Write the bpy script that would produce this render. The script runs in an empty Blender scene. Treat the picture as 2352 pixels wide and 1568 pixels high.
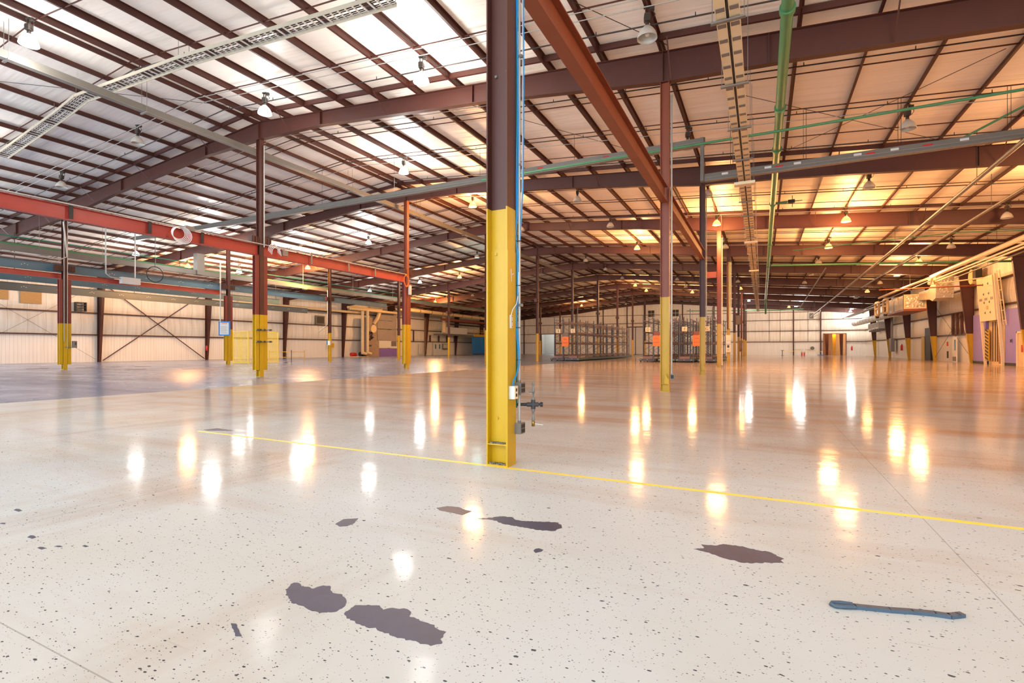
import bpy, bmesh, math, random
from mathutils import Vector, Matrix
random.seed(7)
SC = bpy.context.scene
COL = SC.collection
PI = math.pi

# ------------------------------------------------------------------ materials
def lin(r, g, b):
    f = lambda c: (c/255/12.92) if c/255 <= .04045 else ((c/255+.055)/1.055)**2.4
    return (f(r), f(g), f(b), 1)

def new_mat(name):
    m = bpy.data.materials.new(name); m.use_nodes = True
    nt = m.node_tree; nt.nodes.clear()
    out = nt.nodes.new('ShaderNodeOutputMaterial')
    b = nt.nodes.new('ShaderNodeBsdfPrincipled')
    nt.links.new(b.outputs[0], out.inputs[0])
    return m, nt, b

def node(nt, t, **kw):
    n = nt.nodes.new(t)
    for k, v in kw.items():
        if hasattr(n, k): setattr(n, k, v)
        else: n.inputs[k].default_value = v
    return n

def coords(nt, scale=(1, 1, 1), kind='Object', rot=(0, 0, 0)):
    tc = node(nt, 'ShaderNodeTexCoord'); mp = node(nt, 'ShaderNodeMapping')
    mp.inputs['Scale'].default_value = scale; mp.inputs['Rotation'].default_value = rot
    nt.links.new(tc.outputs[kind], mp.inputs[0])
    return mp.outputs[0]

def math_node(nt, op, a, b=None, c=None):
    n = node(nt, 'ShaderNodeMath'); n.operation = op
    for i, x in enumerate((a, b, c)):
        if x is None: continue
        if isinstance(x, (int, float)): n.inputs[i].default_value = x
        else: nt.links.new(x, n.inputs[i])
    return n.outputs[0]

def mix(nt, fac, a, b):
    n = node(nt, 'ShaderNodeMix'); n.data_type = 'RGBA'
    for s, x in ((n.inputs[0], fac), (n.inputs[6], a), (n.inputs[7], b)):
        if isinstance(x, (int, float, tuple)): s.default_value = x
        else: nt.links.new(x, s)
    return n.outputs[2]

def ramp(nt, x, lo, hi):
    n = node(nt, 'ShaderNodeMapRange'); n.clamp = True
    n.inputs[1].default_value = lo; n.inputs[2].default_value = hi
    nt.links.new(x, n.inputs[0]); return n.outputs[0]

def paint(name, c, rough=.5, metal=0, wear=.25, scale=3., stretch=(1, 1, 1), wear_col=None, coat=0):
    """painted or bare surface with blotchy wear"""
    m, nt, b = new_mat(name)
    base = lin(*c)
    wc = lin(*wear_col) if wear_col else tuple(x*.6 for x in base[:3])+(1,)
    co = coords(nt, tuple(scale*s for s in stretch))
    nz = node(nt, 'ShaderNodeTexNoise'); nz.inputs['Scale'].default_value = 1
    nz.inputs['Detail'].default_value = 5; nz.inputs['Roughness'].default_value = .65
    nt.links.new(co, nz.inputs['Vector'])
    f = math_node(nt, 'MULTIPLY', ramp(nt, nz.outputs[0], .42, .75), wear)
    nt.links.new(mix(nt, f, base, wc), b.inputs['Base Color'])
    nt.links.new(math_node(nt, 'MULTIPLY_ADD', nz.outputs[0], .2, rough-.1), b.inputs['Roughness'])
    b.inputs['Metallic'].default_value = metal
    b.inputs['Coat Weight'].default_value = coat
    return m

def emit(name, c, s):
    m, nt, b = new_mat(name)
    b.inputs['Base Color'].default_value = (.8, .8, .8, 1)
    b.inputs['Emission Color'].default_value = c; b.inputs['Emission Strength'].default_value = s
    m.cycles.emission_sampling = 'NONE'
    return m

M = {}
M['brown'] = paint('brown_steel', (76, 37, 27), .5, 0, .35, 1.2)
M['rust'] = paint('rust_or_lit_brown_steel', (132, 64, 38), .45, 0, .3, 1.2)
M['red'] = paint('red_steel', (168, 62, 52), .38, 0, .35, .9)
M['yellow'] = paint('yellow_paint', (198, 158, 6), .38, 0, .2, 2.5, (1, 1, .6), (150, 116, 10), 0)
M['darkyellow'] = paint('scuffed_yellow', (205, 165, 30), .5, 0, .5, 6, wear_col=(70, 60, 40))
M['bluegrey'] = paint('blue_grey_steel', (80, 110, 122), .45, 0, .25, 1)
M['greysteel'] = paint('grey_steel', (108, 104, 96), .48, 0, .3, 1)
M['rail_grey'] = paint('dark_rail_paint', (66, 72, 70), .45, 0, .3, 1)
M['traygrey'] = paint('tray_rail', (186, 176, 156), .45, 0, .2, 3)
M['postred'] = paint('dark_red_steel', (122, 48, 40), .42, 0, .3, 1)
M['galv'] = paint('galvanised', (128, 124, 118), .42, .3, .3, 8)
M['conduit'] = paint('conduit_metal', (176, 174, 168), .36, .35, .2, 4)
M['darkpipe'] = paint('dark_pipe', (50, 41, 36), .5, .1, .3, 2)
M['green'] = paint('green_pipe_paint', (70, 128, 84), .42, 0, .2, 2)
M['teal'] = paint('green_drop_paint', (40, 120, 100), .4, 0, .2, 3)
M['black'] = paint('black_metal', (38, 36, 36), .5, .1, .2, 5)
M['white'] = paint('white_paint', (208, 208, 203), .45, 0, .15, 2)
M['cream'] = paint('cream_paint', (232, 214, 176), .5, 0, .15, 1.5)
M['tan'] = paint('tan_insulation', (222, 196, 150), .6, 0, .3, 2)
M['foil'] = paint('foil_wrap', (196, 186, 164), .3, .25, .35, 5)
M['purple'] = paint('lilac_block', (142, 130, 205), .5, 0, .1, 1)
M['violet'] = paint('violet_panel', (120, 96, 176), .5, 0, .2, 1)
M['blue'] = paint('blue_wall_paint', (20, 118, 196), .5, 0, .15, .6)
M['bluecable'] = paint('blue_cable', (0, 140, 205), .35, 0, .05)
M['whitecable'] = paint('white_cable', (225, 225, 225), .4, 0, .05)
M['rackblue'] = paint('rack_upright_paint', (66, 68, 76), .45, 0, .3, 3)
M['rackbeam'] = paint('rack_beam_paint', (132, 98, 92), .5, 0, .4, 3)
M['orange'] = paint('orange_panel', (236, 120, 40), .5, 0, .1, 2)
M['wood'] = paint('osb_board', (190, 150, 92), .7, 0, .5, 14, wear_col=(120, 90, 50))
M['grime'] = paint('grimy_enclosure', (150, 130, 112), .6, 0, .6, 2)
M['greypanel'] = paint('grey_wall_panel', (150, 140, 134), .6, 0, .3, 1)
M['door'] = paint('white_door', (220, 220, 216), .45, 0, .1, 1)
M['glass'] = paint('blue_glass', (70, 120, 150), .1, 0, .1, 1)
M['brass'] = paint('brass', (150, 120, 60), .35, .8, .3, 20)
M['patch'] = paint('worn_concrete', (66, 68, 88), .5, 0, .5, 6, wear_col=(96, 98, 114))
M['rubber'] = paint('grey_rubber', (70, 88, 104), .55, 0, .3, 20)
M['debris'] = paint('sweepings', (80, 74, 66), .9, 0, .9, 40, wear_col=(180, 176, 165))
M['redpaint'] = paint('red_paint', (190, 30, 26), .35, 0, .1)
M['ink'] = paint('dark_print', (60, 60, 64), .6, 0, .1)
M['tape'] = paint('line_tape', (246, 222, 60), .45, 0, .45, 5, wear_col=(222, 205, 160))
M['grid'] = paint('yellow_mesh', (240, 214, 70), .4, 0, .1)
M['reflector'] = paint('lamp_reflector', (196, 192, 182), .35, .25, .2, 6)
M['ballast'] = paint('lamp_ballast', (70, 62, 56), .5, .2, .2, 6)

_nt = M['foil'].node_tree; _b = _nt.nodes['Principled BSDF']
_v = node(_nt, 'ShaderNodeTexVoronoi', Scale=3.2); _v.feature = 'F2'; _nt.links.new(coords(_nt, (1, 1.6, 1)), _v.inputs['Vector'])
_p = node(_nt, 'ShaderNodeBump', Strength=.8, Distance=.12); _nt.links.new(_v.outputs['Distance'], _p.inputs['Height']); _nt.links.new(_p.outputs[0], _b.inputs['Normal'])
M['bulb_white'] = emit('bulb_white', (.86, .94, 1, 1), 26)
M['bulb_orange'] = emit('bulb_orange', (1, .62, .26, 1), 22)
M['bulb_teal'] = emit('bulb_teal', (.5, 1, .95, 1), 4)
M['dome_white'] = emit('dome_white', (.80, .92, 1, 1), 6)
mo, nt_, b_ = new_mat('bulb_off'); b_.inputs['Base Color'].default_value = (.8, .78, .72, 1); b_.inputs['Roughness'].default_value = .15
M['bulb_off'] = mo

def reflector_lit(name, c, s):
    m, nt, b = new_mat(name)
    b.inputs['Base Color'].default_value = c
    b.inputs['Roughness'].default_value = .3
    b.inputs['Emission Color'].default_value = c; b.inputs['Emission Strength'].default_value = s
    m.cycles.emission_sampling = 'NONE'
    return m
M['shade_orange'] = reflector_lit('glowing_prismatic_orange', (1, .6, .25, 1), .55)   # the ribbed acrylic shade transmits the lamp
M['shade_white'] = reflector_lit('glowing_prismatic_white', (.85, .92, 1, 1), .9)

def mat_floor():
    m, nt, b = new_mat('coated_concrete')
    P = coords(nt)
    base = lin(203, 208, 209)
    # broad tonal drift
    n1 = node(nt, 'ShaderNodeTexNoise', Scale=.35, Detail=5.); nt.links.new(P, n1.inputs['Vector'])
    col = mix(nt, math_node(nt, 'MULTIPLY', ramp(nt, n1.outputs[0], .35, .7), .55), base, lin(197, 190, 174))
    # traffic-brown streaks drawn across the hall
    n2 = node(nt, 'ShaderNodeTexNoise', Scale=1., Detail=6., Roughness=.6)
    nt.links.new(coords(nt, (.14, .8, 1), rot=(0, 0, .12)), n2.inputs['Vector'])
    col = mix(nt, math_node(nt, 'MULTIPLY', ramp(nt, n2.outputs[0], .52, .8), .55), col, lin(172, 128, 88))
    # tyre path running past the columns
    n3 = node(nt, 'ShaderNodeTexNoise', Scale=1., Detail=6., Roughness=.65)
    nt.links.new(coords(nt, (.5, .12, 1), rot=(0, 0, -.5)), n3.inputs['Vector'])
    col = mix(nt, math_node(nt, 'MULTIPLY', ramp(nt, n3.outputs[0], .56, .78), .5), col, lin(160, 120, 84))
    # brown tone beyond the painted line, ragged at its edge
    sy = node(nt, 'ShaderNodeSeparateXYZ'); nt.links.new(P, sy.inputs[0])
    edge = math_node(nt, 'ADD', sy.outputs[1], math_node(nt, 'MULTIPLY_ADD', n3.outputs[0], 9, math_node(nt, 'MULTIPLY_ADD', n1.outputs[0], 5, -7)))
    far_tone = math_node(nt, 'MULTIPLY', ramp(nt, edge, 5.5, 11.5), math_node(nt, 'MULTIPLY_ADD', ramp(nt, n2.outputs[0], .35, .7), .45, .3))
    col = mix(nt, far_tone, col, lin(168, 124, 90))
    # fine scratches
    n4 = node(nt, 'ShaderNodeTexNoise', Scale=1., Detail=3., Roughness=.7)
    nt.links.new(coords(nt, (1.2, 42, 1), rot=(0, 0, .16)), n4.inputs['Vector'])
    col = mix(nt, math_node(nt, 'MULTIPLY', ramp(nt, n4.outputs[0], .66, .74), .22), col, lin(120, 108, 92))
    n5 = node(nt, 'ShaderNodeTexNoise', Scale=1., Detail=3., Roughness=.7)
    nt.links.new(coords(nt, (30, 1.1, 1), rot=(0, 0, .7)), n5.inputs['Vector'])
    col = mix(nt, math_node(nt, 'MULTIPLY', ramp(nt, n5.outputs[0], .69, .75), .14), col, lin(120, 108, 92))
    # chips through the coating: small irregular flecks, denser in drifts
    dens = node(nt, 'ShaderNodeTexNoise', Scale=1.1, Detail=3.); nt.links.new(P, dens.inputs['Vector'])
    warp = node(nt, 'ShaderNodeTexNoise', Scale=60., Detail=2.); nt.links.new(P, warp.inputs['Vector'])
    for sc, hi, gate in ((24., .21, .34), (42., .20, .36), (70., .2, .40), (8.5, .13, .74)):
        v = node(nt, 'ShaderNodeTexVoronoi', Scale=sc); v.inputs['Randomness'].default_value = 1
        nt.links.new(coords(nt, (.8, 1.45, 1), rot=(0, 0, .15)), v.inputs['Vector'])
        sep = node(nt, 'ShaderNodeSeparateColor'); nt.links.new(v.outputs['Color'], sep.inputs[0])
        size = math_node(nt, 'MULTIPLY', sep.outputs[1], hi)
        d = math_node(nt, 'ADD', v.outputs['Distance'], math_node(nt, 'MULTIPLY_ADD', warp.outputs[0], .16, -.08))
        inside = math_node(nt, 'LESS_THAN', d, size)
        g = math_node(nt, 'GREATER_THAN', math_node(nt, 'MULTIPLY_ADD', dens.outputs[0], .9, math_node(nt, 'SUBTRACT', sep.outputs[0], .45)), gate)
        f = math_node(nt, 'MULTIPLY', inside, g)
        col = mix(nt, math_node(nt, 'MULTIPLY', f, .92), col, lin(62, 60, 66))
    # sawn joints every bay
    sx = node(nt, 'ShaderNodeSeparateXYZ'); nt.links.new(P, sx.inputs[0])
    for o, off, per in ((1, 6.25, 6.19), (0, 3.2, 6.95)):
        t = math_node(nt, 'ABSOLUTE', math_node(nt, 'SUBTRACT', math_node(nt, 'FRACT', math_node(nt, 'DIVIDE', math_node(nt, 'ADD', sx.outputs[o], 200-off), per)), .5))
        col = mix(nt, math_node(nt, 'MULTIPLY', math_node(nt, 'LESS_THAN', t, .0006), .4), col, lin(96, 84, 72))
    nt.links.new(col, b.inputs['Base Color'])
    rg = math_node(nt, 'MULTIPLY_ADD', n2.outputs[0], .11, .045)
    nt.links.new(rg, b.inputs['Roughness'])
    b.inputs['IOR'].default_value = 1.1
    nd = node(nt, 'ShaderNodeTexNoise', Scale=.9, Detail=6., Roughness=.7); nt.links.new(coords(nt, (1, 1.6, 1)), nd.inputs['Vector'])
    nt.links.new(math_node(nt, 'MULTIPLY_ADD', ramp(nt, nd.outputs[0], .35, .7), -.26, .38), b.inputs['Specular IOR Level'])   # dusty film dulls the gloss in patches
    bp = node(nt, 'ShaderNodeBump', Strength=.16, Distance=.02)
    n6 = node(nt, 'ShaderNodeTexNoise', Scale=2.2, Detail=3.); nt.links.new(P, n6.inputs['Vector'])
    nt.links.new(n6.outputs[0], bp.inputs['Height']); nt.links.new(bp.outputs[0], b.inputs['Normal'])
    return m
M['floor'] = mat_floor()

def mat_grey_floor():
    m, nt, b = new_mat('bare_grey_concrete')
    n1 = node(nt, 'ShaderNodeTexNoise', Scale=1., Detail=6., Roughness=.6)
    nt.links.new(coords(nt, (.14, .5, 1), rot=(0, 0, -.3)), n1.inputs['Vector'])
    col = mix(nt, ramp(nt, n1.outputs[0], .36, .66), lin(132, 150, 182), lin(94, 104, 132))
    n2 = node(nt, 'ShaderNodeTexNoise', Scale=.5, Detail=4.); nt.links.new(coords(nt), n2.inputs['Vector'])
    col = mix(nt, math_node(nt, 'MULTIPLY', ramp(nt, n2.outputs[0], .5, .75), .5), col, lin(186, 192, 204))
    nt.links.new(col, b.inputs['Base Color'])
    nt.links.new(math_node(nt, 'MULTIPLY_ADD', n1.outputs[0], .3, .08), b.inputs['Roughness'])
    return m
M['grey_floor'] = mat_grey_floor()

def mat_ceiling():
    m, nt, b = new_mat('roof_insulation_vinyl')
    n1 = node(nt, 'ShaderNodeTexNoise', Scale=1., Detail=4.)
    nt.links.new(coords(nt, (.12, .6, 1)), n1.inputs['Vector'])
    col = mix(nt, math_node(nt, 'MULTIPLY', ramp(nt, n1.outputs[0], .45, .75), .35), lin(250, 243, 232), lin(234, 220, 200))
    w = node(nt, 'ShaderNodeTexNoise', Scale=1., Detail=2.)
    nt.links.new(coords(nt, (.16, 2.6, 1)), w.inputs['Vector'])
    line = ramp(nt, math_node(nt, 'ABSOLUTE', math_node(nt, 'SUBTRACT', w.outputs[0], .5)), .012, .0)
    col = mix(nt, math_node(nt, 'MULTIPLY', line, .13), col, lin(150, 128, 100))
    nt.links.new(col, b.inputs['Base Color'])
    b.inputs['Roughness'].default_value = .42
    bp = node(nt, 'ShaderNodeBump', Strength=.5, Distance=.08)
    nt.links.new(w.outputs[0], bp.inputs['Height']); nt.links.new(bp.outputs[0], b.inputs['Normal'])
    return m
M['ceiling'] = mat_ceiling()

def mat_wall(axis, name):
    """quilted vinyl above, ribbed white liner sheet below 3.06 m; axis is the run of the wall"""
    m, nt, b = new_mat(name)
    P = coords(nt); s = node(nt, 'ShaderNodeSeparateXYZ'); nt.links.new(P, s.inputs[0])
    run = s.outputs[axis]; z = s.outputs[2]
    st = [.5, .5, .5]; st[axis] = 3.2; st[2] = .28
    n1 = node(nt, 'ShaderNodeTexNoise', Scale=1., Detail=5.); nt.links.new(coords(nt, tuple(st)), n1.inputs['Vector'])
    seam = math_node(nt, 'LESS_THAN', math_node(nt, 'FRACT', math_node(nt, 'DIVIDE', math_node(nt, 'ADD', run, 500), 1.52)), .02)
    vin = mix(nt, math_node(nt, 'MULTIPLY', ramp(nt, n1.outputs[0], .4, .8), .4), lin(236, 232, 220), lin(182, 158, 118))
    vin = mix(nt, math_node(nt, 'MULTIPLY', seam, .5), vin, lin(120, 100, 78))
    fr = math_node(nt, 'FRACT', math_node(nt, 'DIVIDE', math_node(nt, 'ADD', run, 500), .305))
    rib = math_node(nt, 'LESS_THAN', fr, .1)
    lnr = mix(nt, math_node(nt, 'MULTIPLY', ramp(nt, n1.outputs[0], .45, .8), .25), lin(234, 232, 226), lin(190, 178, 160))
    lnr = mix(nt, math_node(nt, 'MULTIPLY', rib, .35), lnr, lin(150, 140, 128))
    low = math_node(nt, 'LESS_THAN', z, 3.04)
    nt.links.new(mix(nt, low, vin, lnr), b.inputs['Base Color'])
    b.inputs['Roughness'].default_value = .5
    bp = node(nt, 'ShaderNodeBump', Strength=.35, Distance=.05)
    h = math_node(nt, 'MULTIPLY', math_node(nt, 'SUBTRACT', n1.outputs[0], math_node(nt, 'MULTIPLY', seam, .6)), math_node(nt, 'SUBTRACT', 1, low))
    nt.links.new(math_node(nt, 'ADD', h, math_node(nt, 'MULTIPLY', math_node(nt, 'MULTIPLY', rib, low), .6)), bp.inputs['Height'])
    nt.links.new(bp.outputs[0], b.inputs['Normal'])
    return m
M['wall_y'] = mat_wall(1, 'side_wall'); M['wall_x'] = mat_wall(0, 'end_wall')

# ------------------------------------------------------------------ mesh builder
class MB:
    def __init__(s): s.v = []; s.f = []; s.sm = []
    def add(s, vs, fs, smooth=False):
        o = len(s.v); s.v += [tuple(v) for v in vs]
        s.f += [tuple(i+o for i in f) for f in fs]; s.sm += [smooth]*len(fs); return s
    def box(s, x0, x1, y0, y1, z0, z1):
        v = [(x, y, z) for x in (x0, x1) for y in (y0, y1) for z in (z0, z1)]
        return s.add(v, [(0, 1, 3, 2), (4, 6, 7, 5), (0, 4, 5, 1), (2, 3, 7, 6), (0, 2, 6, 4), (1, 5, 7, 3)])
    def cbox(s, c, d): return s.box(c[0]-d[0]/2, c[0]+d[0]/2, c[1]-d[1]/2, c[1]+d[1]/2, c[2]-d[2]/2, c[2]+d[2]/2)
    def bar(s, p, q, w, h, up=(0, 0, 1)):
        p, q = Vector(p), Vector(q); d = (q-p).normalized(); u = Vector(up)
        if abs(d.dot(u)) > .99: u = Vector((0, 1, 0))
        a = d.cross(u).normalized(); b = a.cross(d).normalized()
        v = [e+a*i*w/2+b*j*h/2 for e in (p, q) for i in (-1, 1) for j in (-1, 1)]
        return s.add(v, [(0, 1, 3, 2), (4, 6, 7, 5), (0, 4, 5, 1), (2, 3, 7, 6), (0, 2, 6, 4), (1, 5, 7, 3)])
    def tube(s, pts, r, n=8, closed=False):
        pts = [Vector(p) for p in pts]; k = len(pts); rings = []; prev = None
        for i, p in enumerate(pts):
            if closed: t = pts[(i+1) % k]-pts[i-1]
            else: t = pts[min(i+1, k-1)]-pts[max(i-1, 0)]
            t.normalize()
            if prev is None:
                u = Vector((0, 0, 1)) if abs(t.z) < .9 else Vector((1, 0, 0))
                a = t.cross(u).normalized()
            else: a = (prev-t*prev.dot(t)).normalized()
            prev = a; b = t.cross(a)
            rr = r[i] if isinstance(r, (list, tuple)) else r
            rings.append([p+(a*math.cos(2*PI*j/n)+b*math.sin(2*PI*j/n))*rr for j in range(n)])
        vs = [v for rg in rings for v in rg]; fs = []
        for i in range(k if closed else k-1):
            i2 = (i+1) % k
            for j in range(n): fs.append((i*n+j, i*n+(j+1) % n, i2*n+(j+1) % n, i2*n+j))
        s.add(vs, fs, True)
        if not closed:
            s.add(rings[0], [tuple(range(n))[::-1]]); s.add(rings[-1], [tuple(range(n))])
        return s
    def lathe(s, prof, n=16, c=(0, 0, 0), smooth=True):
        vs = [(c[0]+r*math.cos(2*PI*j/n), c[1]+r*math.sin(2*PI*j/n), c[2]+z) for r, z in prof for j in range(n)]
        fs = [(i*n+j, i*n+(j+1) % n, (i+1)*n+(j+1) % n, (i+1)*n+j) for i in range(len(prof)-1) for j in range(n)]
        return s.add(vs, fs, smooth)
    def cyl(s, c, r, h, n=12): return s.tube([c, (c[0], c[1], c[2]+h)], r, n)
    def ext(s, poly, z0, z1):
        """polygon in plan, extruded upwards"""
        n = len(poly); vs = [(x, y, z0) for x, y in poly]+[(x, y, z1) for x, y in poly]
        return s.add(vs, [tuple(range(n))[::-1], tuple(range(n, 2*n))]+[(i, (i+1) % n, n+(i+1) % n, n+i) for i in range(n)])
    def exty(s, poly, y0, y1):
        """polygon in x,z extruded along y"""
        n = len(poly); vs = [(x, y0, z) for x, z in poly]+[(x, y1, z) for x, z in poly]
        return s.add(vs, [tuple(range(n)), tuple(range(n, 2*n))[::-1]]+[(i, n+i, n+(i+1) % n, (i+1) % n) for i in range(n)])
    def extx(s, poly, x0, x1):
        n = len(poly); vs = [(x0, y, z) for y, z in poly]+[(x1, y, z) for y, z in poly]
        return s.add(vs, [tuple(range(n))[::-1], tuple(range(n, 2*n))]+[(i, (i+1) % n, n+(i+1) % n, n+i) for i in range(n)])
    def build(s, name, mat, parent=None, loc=None):
        me = bpy.data.meshes.new(name); me.from_pydata(s.v, [], s.f)
        bm = bmesh.new(); bm.from_mesh(me); bmesh.ops.recalc_face_normals(bm, faces=bm.faces); bm.to_mesh(me); bm.free()
        me.polygons.foreach_set('use_smooth', s.sm); me.materials.append(M[mat] if isinstance(mat, str) else mat)
        o = bpy.data.objects.new(name, me); COL.objects.link(o)
        if parent: o.parent = parent
        if loc: o.location = loc
        return o

def tag(o, label=None, cat=None, group=None, kind=None):
    if label: o['label'] = label
    if cat: o['category'] = cat
    if group: o['group'] = group
    o['kind'] = kind or 'thing'
    return o
def thing(name, label, cat, loc=(0, 0, 0), rz=0, group=None):
    o = bpy.data.objects.new(name, None); COL.objects.link(o); o.location = loc; o.rotation_euler = (0, 0, rz)
    o.empty_display_size = .2
    return tag(o, label, cat, group)
def struct(o): o['kind'] = 'structure'; return o
def dup(o, parent=None):
    c = o.copy(); COL.objects.link(c); c.parent = parent
    for ch in list(o.children): dup(ch, c)
    return c
ORD = ['first', 'second', 'third', 'fourth', 'fifth', 'sixth', 'seventh', 'eighth', 'ninth', 'tenth', 'eleventh', 'twelfth', 'thirteenth',
       'fourteenth', 'fifteenth', 'sixteenth', 'seventeenth', 'eighteenth', 'nineteenth', 'twentieth', 'twenty-first', 'twenty-second', 'twenty-third',
       'twenty-fourth', 'twenty-fifth', 'twenty-sixth', 'twenty-seventh', 'twenty-eighth', 'twenty-ninth', 'thirtieth', 'thirty-first', 'thirty-second']

# ------------------------------------------------------------------ the hall: sizes
RX = -24.0                                    # ridge
def YK(k): return 5.8+12.381*k                # frame lines
def roof(X): return 13.80-.0815*abs(X-RX)
XL, XR, YN, YF = -67.8, 19.9, -14.0, 130.2
def rdepth(X):
    d = abs(X-RX); t = [(0, .93), (4.5, .68), (14, .78), (17, .9), (20.9, 1.07), (25, .95), (35, .95), (44, 1.05)]
    for (a, p), (b, q) in zip(t, t[1:]):
        if a <= d <= b: return p+(q-p)*(d-a)/(b-a)
    return 1.05

# floor, in two coatings
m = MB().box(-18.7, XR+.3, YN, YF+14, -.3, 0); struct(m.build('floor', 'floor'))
m = MB().box(XL-.3, -18.7, YN, YF+14, -.3, 0); struct(m.build('floor_grey', 'grey_floor'))
# roof sheets
m = MB()
n = 12
for sgn, xe in ((-1, XL-.2), (1, XR+.2)):
    x0, x1 = sorted((RX, xe))
    m.exty([(x0, roof(x0)), (x1, roof(x1)), (x1, roof(x1)+.15), (x0, roof(x0)+.15)], YN, YF+.4)
struct(m.build('ceiling', 'ceiling'))

# walls: billowed blanket between girts over the ribbed liner
def wall_profile(top):
    pr = [(0, 0), (0, 3.02)]
    zs = [3.1, 5.5, 7.95, top]
    for a, b in zip(zs, zs[1:]):
        for i in range(7):
            t = i/6; pr.append((.03+.17*(math.sin(PI*t)**.8)*(1.1-.5*t), a+.05+(b-a-.1)*t))
    return pr
def wall_y(name, x, sgn, y0, y1, top):
    pr = wall_profile(top)
    poly = [(x+sgn*o, z) for o, z in pr]+[(x-sgn*.25, top), (x-sgn*.25, 0)]
    return struct(MB().exty(poly, y0, y1).build(name, 'wall_y'))
wall_y('wall_left', XL, 1, 17.3, YF, roof(XL))  # cut short out of view, an added gap letting sky light in
wall_y('wall_right', XR, -1, YN, YF, roof(XR))
m = MB()
def wall_seg(m, x0, x1, z0, z1):
    pr = [(o, z) for o, z in wall_profile(13.0) if z0 <= z < z1-.02]; pr.append((pr[-1][0], z1))
    if z0 > 0: pr.insert(0, (pr[0][0], z0))
    poly = [(YF-o, z) for o, z in pr]+[(YF+.25, pr[-1][1]), (YF+.25, pr[0][1])]
    m.extx(poly, x0, x1)
pieces = [(XL, -55.1, 0, 20), (-55.1, -51.1, 5.45, 20), (-51.1, RX, 0, 20), (RX, 12.25, 0, 20), (12.25, 16.25, 4.68, 20), (16.25, XR, 0, 20)]
for a in pieces:
    nseg = max(1, int((a[1]-a[0])/6))
    for i in range(nseg):
        xa = a[0]+(a[1]-a[0])*i/nseg; xb = a[0]+(a[1]-a[0])*(i+1)/nseg
        wall_seg(m, xa, xb, a[2], min(a[3], max(roof(xa), roof(xb))+.1))
struct(m.build('wall_far', 'wall_x'))
# girts
def girt(p, q): return struct(MB().bar(p, q, .34, .12).build('girt_beam', 'brown'))
for z in (3.06, 5.5, 7.95):
    girt((XL+.17, 17.3, z), (XL+.17, YF, z)); girt((XR-.17, YN, z), (XR-.17, YF, z))
    if z > 5.2: girt((XL, YF-.12, z), (XR, YF-.12, z))
    else:
        girt((XL, YF-.12, z), (-55.1, YF-.12, z)); girt((-51.1, YF-.12, z), (12.2, YF-.12, z)); girt((16.3, YF-.12, z), (XR, YF-.12, z))
girt((XL+4, YF-.12, 10.3), (XR-.5, YF-.12, 9.6))
for x in (-60.5, -45, -37.5, -31.2, -26.8, -17.5, -10.3, 6.35, 11.6):
    struct(MB().box(x-.12, x+.12, YF-.38, YF-.1, 0, roof(x)-.1).build('wall_post', 'brown'))
for x in (-7.1, -4.5, 1.5, 3.7, 9.2):
    struct(MB().box(x-.04, x+.04, YF-.2, YF-.1, 3.06, roof(x)-.1).build('wall_post', 'greysteel'))

# rooms seen through the two far openings
def back_room(x0, x1, h, wallmat, posts, pm):
    m = MB(); y = YF+.25
    m.box(x0-3, x1+5, y+9, y+9.2, 0, h+2); m.box(x0-3.2, x0-3, y, y+9, 0, h+2); m.box(x1+5, x1+5.2, y, y+9, 0, h+2)
    m.box(x0-3.2, x1+5.2, y, y+9.2, h+2, h+2.2)
    struct(m.build('wall_back', wallmat))
    for i, px in enumerate(posts):
        yy = y+7.5-i*.9
        struct(MB().exty([(px, 0), (px+.45, 0), (px+.55, h+1.9), (px-.25, h+1.9)], yy, yy+.3).build('back_column', 'brown' if i % 2 else pm))
back_room(12.25, 16.25, 4.7, 'tan', (12.3, 13.3, 14.6, 15.9, 17.1), 'yellow')
back_room(-55.1, -51.1, 5.5, 'white', (-54, -52.3), 'brown')
def frame_open(n, x0, x1, h, mat):
    m = MB().box(x0-.15, x0, YF-.32, YF-.05, 0, h+.15).box(x1, x1+.15, YF-.32, YF-.05, 0, h+.15).box(x0-.15, x1+.15, YF-.32, YF-.05, h, h+.15)
    struct(m.build('door_%d' % n, mat))
frame_open(1, 12.25, 16.25, 4.68, 'rust'); frame_open(2, -55.1, -51.1, 5.45, 'brown')

# purlins, sag rods, rafters
for i in range(-20, 21):
    for X in ((RX-.35, RX+.35) if i == 0 else (RX+2.088*i,)):
        z = roof(X)-.005; s = 1 if X > RX else -1
        m = MB()
        m.box(X-.006, X+.006, YN, YF, z-.23, z)
        m.box(min(X, X+s*.075), max(X, X+s*.075), YN, YF, z-.012, z)
        m.box(min(X, X-s*.075), max(X, X-s*.075), YN, YF, z-.23, z-.216)
        m.box(X-s*.075-.006, X-s*.075+.006, YN, YF, z-.23, z-.20)
        for k in range(-1, 10):       # lapped stiffer ends over each frame
            m.box(X-.012, X+.012, YK(k)-1.1, YK(k)+1.1, z-.245, z-.002)
            m.box(min(X, X-s*.085), max(X, X-s*.085), YK(k)-1.1, YK(k)+1.1, z-.245, z-.228)
        struct(m.build('purlin_beam', 'brown'))
def across(y, dz, xa=XL+.3, xb=XR-.3):
    return [(xa, y, roof(xa)+dz), (RX, y, roof(RX)+dz), (xb, y, roof(xb)+dz)]
for k in range(-1, 10):
    for f in (.25, .5, .75):
        p = across(YK(k)+12.381*f, -.17); m = MB()
        for a, b in zip(p, p[1:]): m.bar(a, b, .03, .04)
        struct(m.build('sag_rod', 'brown'))
    p = across(YK(k)-.75, -.12); m = MB()
    for a, b in zip(p, p[1:]): m.bar(a, b, .1, .2)
    struct(m.build('bridging_channel', 'brown'))
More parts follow.
